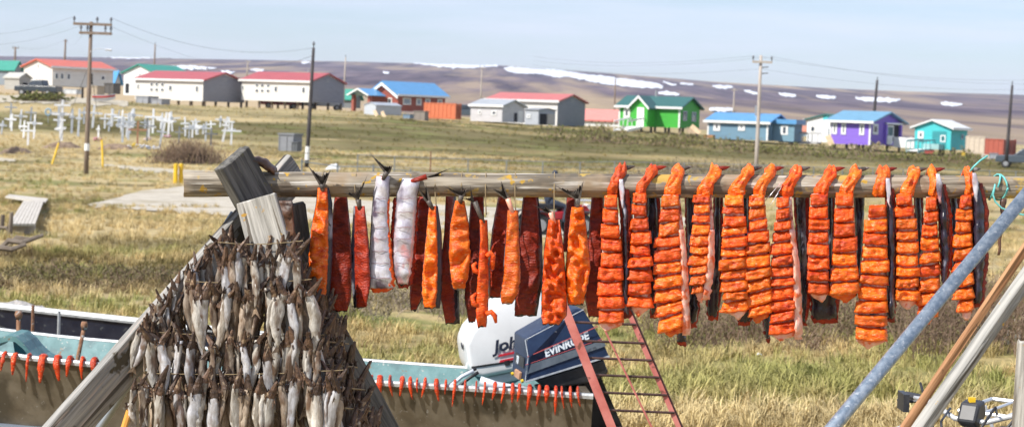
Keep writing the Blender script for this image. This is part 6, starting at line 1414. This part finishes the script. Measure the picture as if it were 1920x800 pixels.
# ------------------------------------------------------------------ red steel rack
M_redsteel = mat('faded_red_paint', (.46, .12, .10), (.58, .20, .17), sc=8, rough=.6, spots=(((.20, .07, .05), 20, .62, .06),))
M_darkrod = mat('dark_steel_rod', (.05, .025, .022), (.10, .05, .04), sc=20, rough=.7)
Yr = 9.2
rk = T('steel_rack', 'faded red steel ladder rack leaning beside the blue outboard motor', 'rack', P(1200, 1000, Yr))
def zto(a, b, z): d = b - a; return a + d * ((z - a.z) / d.z)
L0 = P(1054, 562, Yr); L1 = zto(L0, P(1150, 805, Yr), -.03); R0 = P(1172, 562, Yr + .15); R1 = zto(R0, P(1278, 805, Yr + .15), -.03)
rk.part('flat_bar', MB().box(L0 - Vector((.03, 0, 0)), L1 - L0, Vector((.052, 0, 0)), Vector((0, .012, 0))), M_redsteel)
rk.part('angle_bar', MB().box(R0 - Vector((.025, 0, 0)), R1 - R0, Vector((.030, 0, 0)), Vector((0, .012, 0))), M_redsteel)
rk.part('angle_flange', MB().box(R0 + Vector((.006, .0125, 0)), R1 - R0, Vector((.012, 0, 0)), Vector((0, .045, 0))), M_darkrod)
for row in (604, 639, 671, 703, 736, 769, 802, 836):
    def at(p, q, rw):
        lo, hi = 0.0, 1.0
        for _ in range(30):
            md = (lo + hi) / 2; c = p.lerp(q, md) - CAM; y = 400 - FPX * c.dot(AX_U) / c.dot(_f)
            if y < rw: lo = md
            else: hi = md
        return p.lerp(q, lo)
    a, b = at(L0, L1, row), at(R0, R1, row + 4); rk.part('rung', MB().tube([a + Vector((0, .02, 0)), b], .0075, 6), M_darkrod)
rk.part('brace_rod', MB().tube([P(1116, 580, Yr + .05), P(1136, 622, Yr + .05), P(1222, 800, Yr + .05), P(1270, 900, Yr + .05)], .006, 6), M_redsteel)

# ------------------------------------------------------------------ right end: pipe, beams
M_pipe = mat('galvanised_pipe', (.20, .26, .33), (.38, .44, .50), sc=45, rough=.42, metal=.55, bump=.3, bsc=60, bdist=.003, spots=(((.50, .54, .57), 70, .60, .05),))
a = P(1960, 322, 6.30); b = zto(a, P(1562, 800, 5.95), -.05)
single('galvanised_pipe', MB().tube([a, b], .0245, 24), M_pipe, 'thick galvanised pipe leaning across the right end of the rail', 'pipe', smooth=True)
M_wood_beam = mat('beam_wood', (.20, .195, .18), (.40, .385, .35), sc=55, rough=.9, bump=1.0, bsc=80, st=(.05, 1, 1), bdist=.007, spots=(((.10, .09, .075), 24, .57, .06), ((.50, .30, .05), 30, .66, .04, 1)))
a = P(2010, 398, 5.75); b = zto(a, P(1728, 800, 5.5), -.05)
plank('square_beam', b, a, .047, .043, Vector((.46, -.82, -.34)), M_wood_beam, 'square weathered wooden beam leaning at the right beside the pipe', 'beam', seed=21, seg=40)
a = P(1985, 372, 5.9); b = zto(a, P(1702, 792, 5.65), -.05)
plank('brown_board', b, a, .028, .02, Vector((.1, -.85, -.3)), M_wood_brown, 'narrow reddish brown board behind the square beam', 'board', seed=25, seg=40)
a = P(1922, 640, 5.6); b = zto(a, P(1912, 800, 5.6), -.05)
plank('pale_board', b, a, .05, .03, Vector((-.2, -.95, .1)), M_wood_pale, 'pale upright board end at the lower right corner', 'board', seed=27, seg=30)
b = P(228, 815, 6.05); single('orange_stick', MB().tube([b, P(242, 770, 6.25)], .012, 8), mat('orange_stick_paint', (.65, .30, .05), rough=.6), 'orange stick end poking up under the low fish bunch', 'stick')
# ------------------------------------------------------------------ quad bikes
M_blkplast = mat('black_plastic', (.02, .021, .024), (.04, .04, .045), sc=15, rough=.45)
M_tube = mat('pale_rack_tube', (.55, .56, .57), (.66, .67, .68), sc=12, rough=.35, metal=.4)
def quad(label, loc, yaw, c, sc=1.0, rack_m=None):
    t = T('quad_bike', label, 'quad bike', loc); a = R(yaw); u = Vector((math.cos(a), math.sin(a), 0)) * sc; w = Vector((-math.sin(a), math.cos(a), 0)) * sc; z = Vector((0, 0, 1)) * sc; g = Vector(loc); pm = paint(c, .35)
    q = lambda x, y, zz: g + u * x + w * y + z * zz
    for x in (-.62, .62):
        for s_ in (-1, 1): wheel(t, q(x, .42 * s_, .30), w, .30 * sc, .24 * sc)
    def block(nm, prof, half, mt, bev=.03): bevel(t.part(nm, MB().prism([q(x, -half, zz) for x, zz in prof], w * (2 * half)), mt), bev * sc)
    block('body', [(-.85, .62), (-.5, .72), (-.2, .62), (.2, .66), (.45, .86), (.8, .82), (.95, .62), (.6, .45), (-.6, .42)], .22, pm)
    block('seat', [(-.75, .76), (-.55, .86), (.1, .82), (.22, .72), (-.3, .68), (-.7, .70)], .15, M_blkplast)
    for x in (-.62, .62):
        for s_ in (-1, 1): block('fender', [(x - .38, .58), (x - .3, .66), (x + .3, .68), (x + .4, .60), (x + .3, .64), (x - .3, .62)], .0, pm) if 0 else t.part('fender', MB().loft([[q(x + dx, s_ * .24, zz), q(x + dx, s_ * .58, zz - .03), q(x + dx, s_ * .58, zz - .05), q(x + dx, s_ * .24, zz - .03)] for dx, zz in ((-.38, .56), (-.28, .66), (0, .70), (.28, .67), (.38, .58))]), M_blkplast)
    hb = t.part('handlebar', MB().tube([q(.18, -.40, 1.08), q(.26, -.25, 1.08), q(.34, -.08, 1.02), q(.34, .08, 1.02), q(.26, .25, 1.08), q(.18, .40, 1.08)], .014 * sc, 8), M_tube, smooth=True)
    for s_ in (-1, 1):
        t.part('grip', MB().tube([q(.18, .40 * s_, 1.08), q(.225, .29 * s_, 1.08)], .021 * sc, 8), M_blkplast, hb); t.part('lever', MB().tube([q(.28, .26 * s_, 1.08), q(.30, .33 * s_, 1.07), q(.24, .42 * s_, 1.06)], .008 * sc, 6), M_blkplast, hb)
    block('gauge_pod', [(.24, 1.04), (.27, 1.12), (.36, 1.11), (.41, 1.02), (.34, .98)], .05, M_blkplast, .015)
    block('headlight', [(.80, .72), (.97, .70), (.95, .84), (.84, .86)], .16, M_trim, .02)
    for (x0, x1, zz) in ((.40, 1.0, .95), (-1.0, -.45, .93)):
        rr = t.part('cargo_rack', MB().tube([q(x0, -.33, zz), q(x1, -.33, zz), q(x1, .33, zz), q(x0, .33, zz), q(x0, -.33, zz)], .012 * sc, 6), rack_m or M_tube)
        for y in (-.2, -.07, .07, .2): t.part('rack_bar', MB().tube([q(x0, y, zz), q(x1, y, zz)], .009 * sc, 6), rack_m or M_tube, rr)
        for y in (-.28, .28): t.part('rack_stay', MB().tube([q((x0 + x1) / 2, y, zz), q((x0 + x1) / 2 - .05, y * .7, .68)], .010 * sc, 6), rack_m or M_tube, rr)
    return t, q
p_ = P(1893, 745, 8.6)
tq, q = quad('black quad bike with pale rack tubes cut off at the lower right corner', Vector((p_.x - .04, 8.75, p_.z - 1.12)), 236, (.03, .03, .035))
tq.part('warning_label', MB().cbox(q(.33, .0, 1.12), Vector((.03, 0, 0)), Vector((0, .03, 0)), Vector((0, 0, .03))), M_yel)
tq.part('mirror', MB().tube([q(.80, .3, .86), q(.88, .3, 1.0), q(.90, .3, 1.04), q(.90, .3, 1.08)], [.016, .014, .035, .03], 6), M_blkplast)
for i_, (a_, b_, c_) in enumerate((((.30, .12, 1.06), (.45, .16, 1.12), (.55, .05, .90)), ((.30, -.12, 1.06), (.48, -.10, 1.02), (.60, -.02, .80)), ((.22, .28, 1.09), (.38, .30, 1.16), (.50, .12, .86)), ((.2, -.3, 1.1), (.36, -.26, 1.18), (.5, -.1, .9)))):
    tq.part('control_cable', MB().tube([q(*a_), q(*b_), q(*c_)], .007, 6), M_blkplast, smooth=True)
for y_ in (-.20, .20): tq.part('frame_tube', MB().tube([q(.30, y_, 1.02), q(.62, y_, .84), q(.95, y_, .66)], .016, 8), M_tube, smooth=True)
for y_ in (-.36, .36): tq.part('hand_guard', MB().loft([[q(.30 + dx, y_ + dy, 1.02 + dz) for dy, dz in ((-.07, 0), (.07, 0), (.06, .10), (-.06, .10))] for dx in (0, .02) for _d in (0,) for dy in (0,) for dz in (0,)][:2]) if 0 else MB().cbox(q(.32, y_, 1.07), Vector((.03, 0, 0)), Vector((0, .14, 0)), Vector((0, 0, .09))), M_blkplast)
# far rider on a red quad bike, seen between the fish
gq = GB(1040, 45.0); tq, q = quad('red quad bike on the gravel glimpsed between the hanging salmon', gq, 20, (.45, .02, .03))
def person(label, q, sc=1.0):
    J_ = {'pel': (-.22, 0, .92), 'sp': (-.20, 0, 1.15), 'ch': (-.12, 0, 1.36), 'nk': (-.08, 0, 1.50), 'hd': (-.05, 0, 1.60), 'tp': (-.05, 0, 1.74)}
    for s_, n_ in ((-1, 'r'), (1, 'l')):
        J_.update({'sh' + n_: (-.12, .19 * s_, 1.40), 'el' + n_: (.06, .32 * s_, 1.20), 'wr' + n_: (.20, .34 * s_, 1.10), 'hp' + n_: (-.20, .11 * s_, .90), 'kn' + n_: (.22, .24 * s_, .78), 'an' + n_: (.12, .30 * s_, .40), 'ft' + n_: (.28, .30 * s_, .36)})
    rad = {'pel': .14, 'sp': .13, 'ch': .15, 'nk': .06, 'hd': .095, 'tp': .07, 'sh': .075, 'el': .055, 'wr': .04, 'hp': .10, 'kn': .075, 'an': .05, 'ft': .045}
    ed = [('pel', 'sp'), ('sp', 'ch'), ('ch', 'nk'), ('nk', 'hd'), ('hd', 'tp')]
    for n_ in 'rl': ed += [('ch', 'sh' + n_), ('sh' + n_, 'el' + n_), ('el' + n_, 'wr' + n_), ('pel', 'hp' + n_), ('hp' + n_, 'kn' + n_), ('kn' + n_, 'an' + n_), ('an' + n_, 'ft' + n_)]
    keys = list(J_); me = bpy.data.meshes.new('body'); base = q(-.22, 0, .0); me.from_pydata([tuple(q(*J_[k]) - base) for k in keys], [(keys.index(a), keys.index(b)) for a, b in ed], [])
    root = link(bpy.data.objects.new('person', me)); root.location = base; tag(root, label, 'person'); me.materials.append(mat('dark_jacket', (.02, .028, .05), (.035, .045, .07), sc=8, rough=.8))
    sk = root.modifiers.new('skin', 'SKIN'); root.modifiers.new('sub', 'SUBSURF').levels = 1
    for i, k in enumerate(keys): r_ = rad.get(k, rad.get(k[:2])); me.skin_vertices[0].data[i].radius = (r_, r_)
    me.skin_vertices[0].data[0].use_root = True
    return root
person('person in a dark jacket riding the red quad bike', q)
# ------------------------------------------------------------------ thin summer haze over the tundra
hz = bpy.data.materials.new('summer_haze'); hz.use_nodes = True; hn = hz.node_tree.nodes; hn.remove(hn['Principled BSDF'])
pv = hn.new('ShaderNodeVolumePrincipled'); pv.inputs['Color'].default_value = (.80, .86, 1.0, 1); pv.inputs['Density'].default_value = 0.00011; pv.inputs['Anisotropy'].default_value = 0.2
hz.node_tree.links.new(pv.outputs['Volume'], hn['Material Output'].inputs['Volume'])
single('haze', MB().box((-7500, -60, -45), (15000, 0, 0), (0, 5400, 0), (0, 0, 195)), hz, kind='stuff')
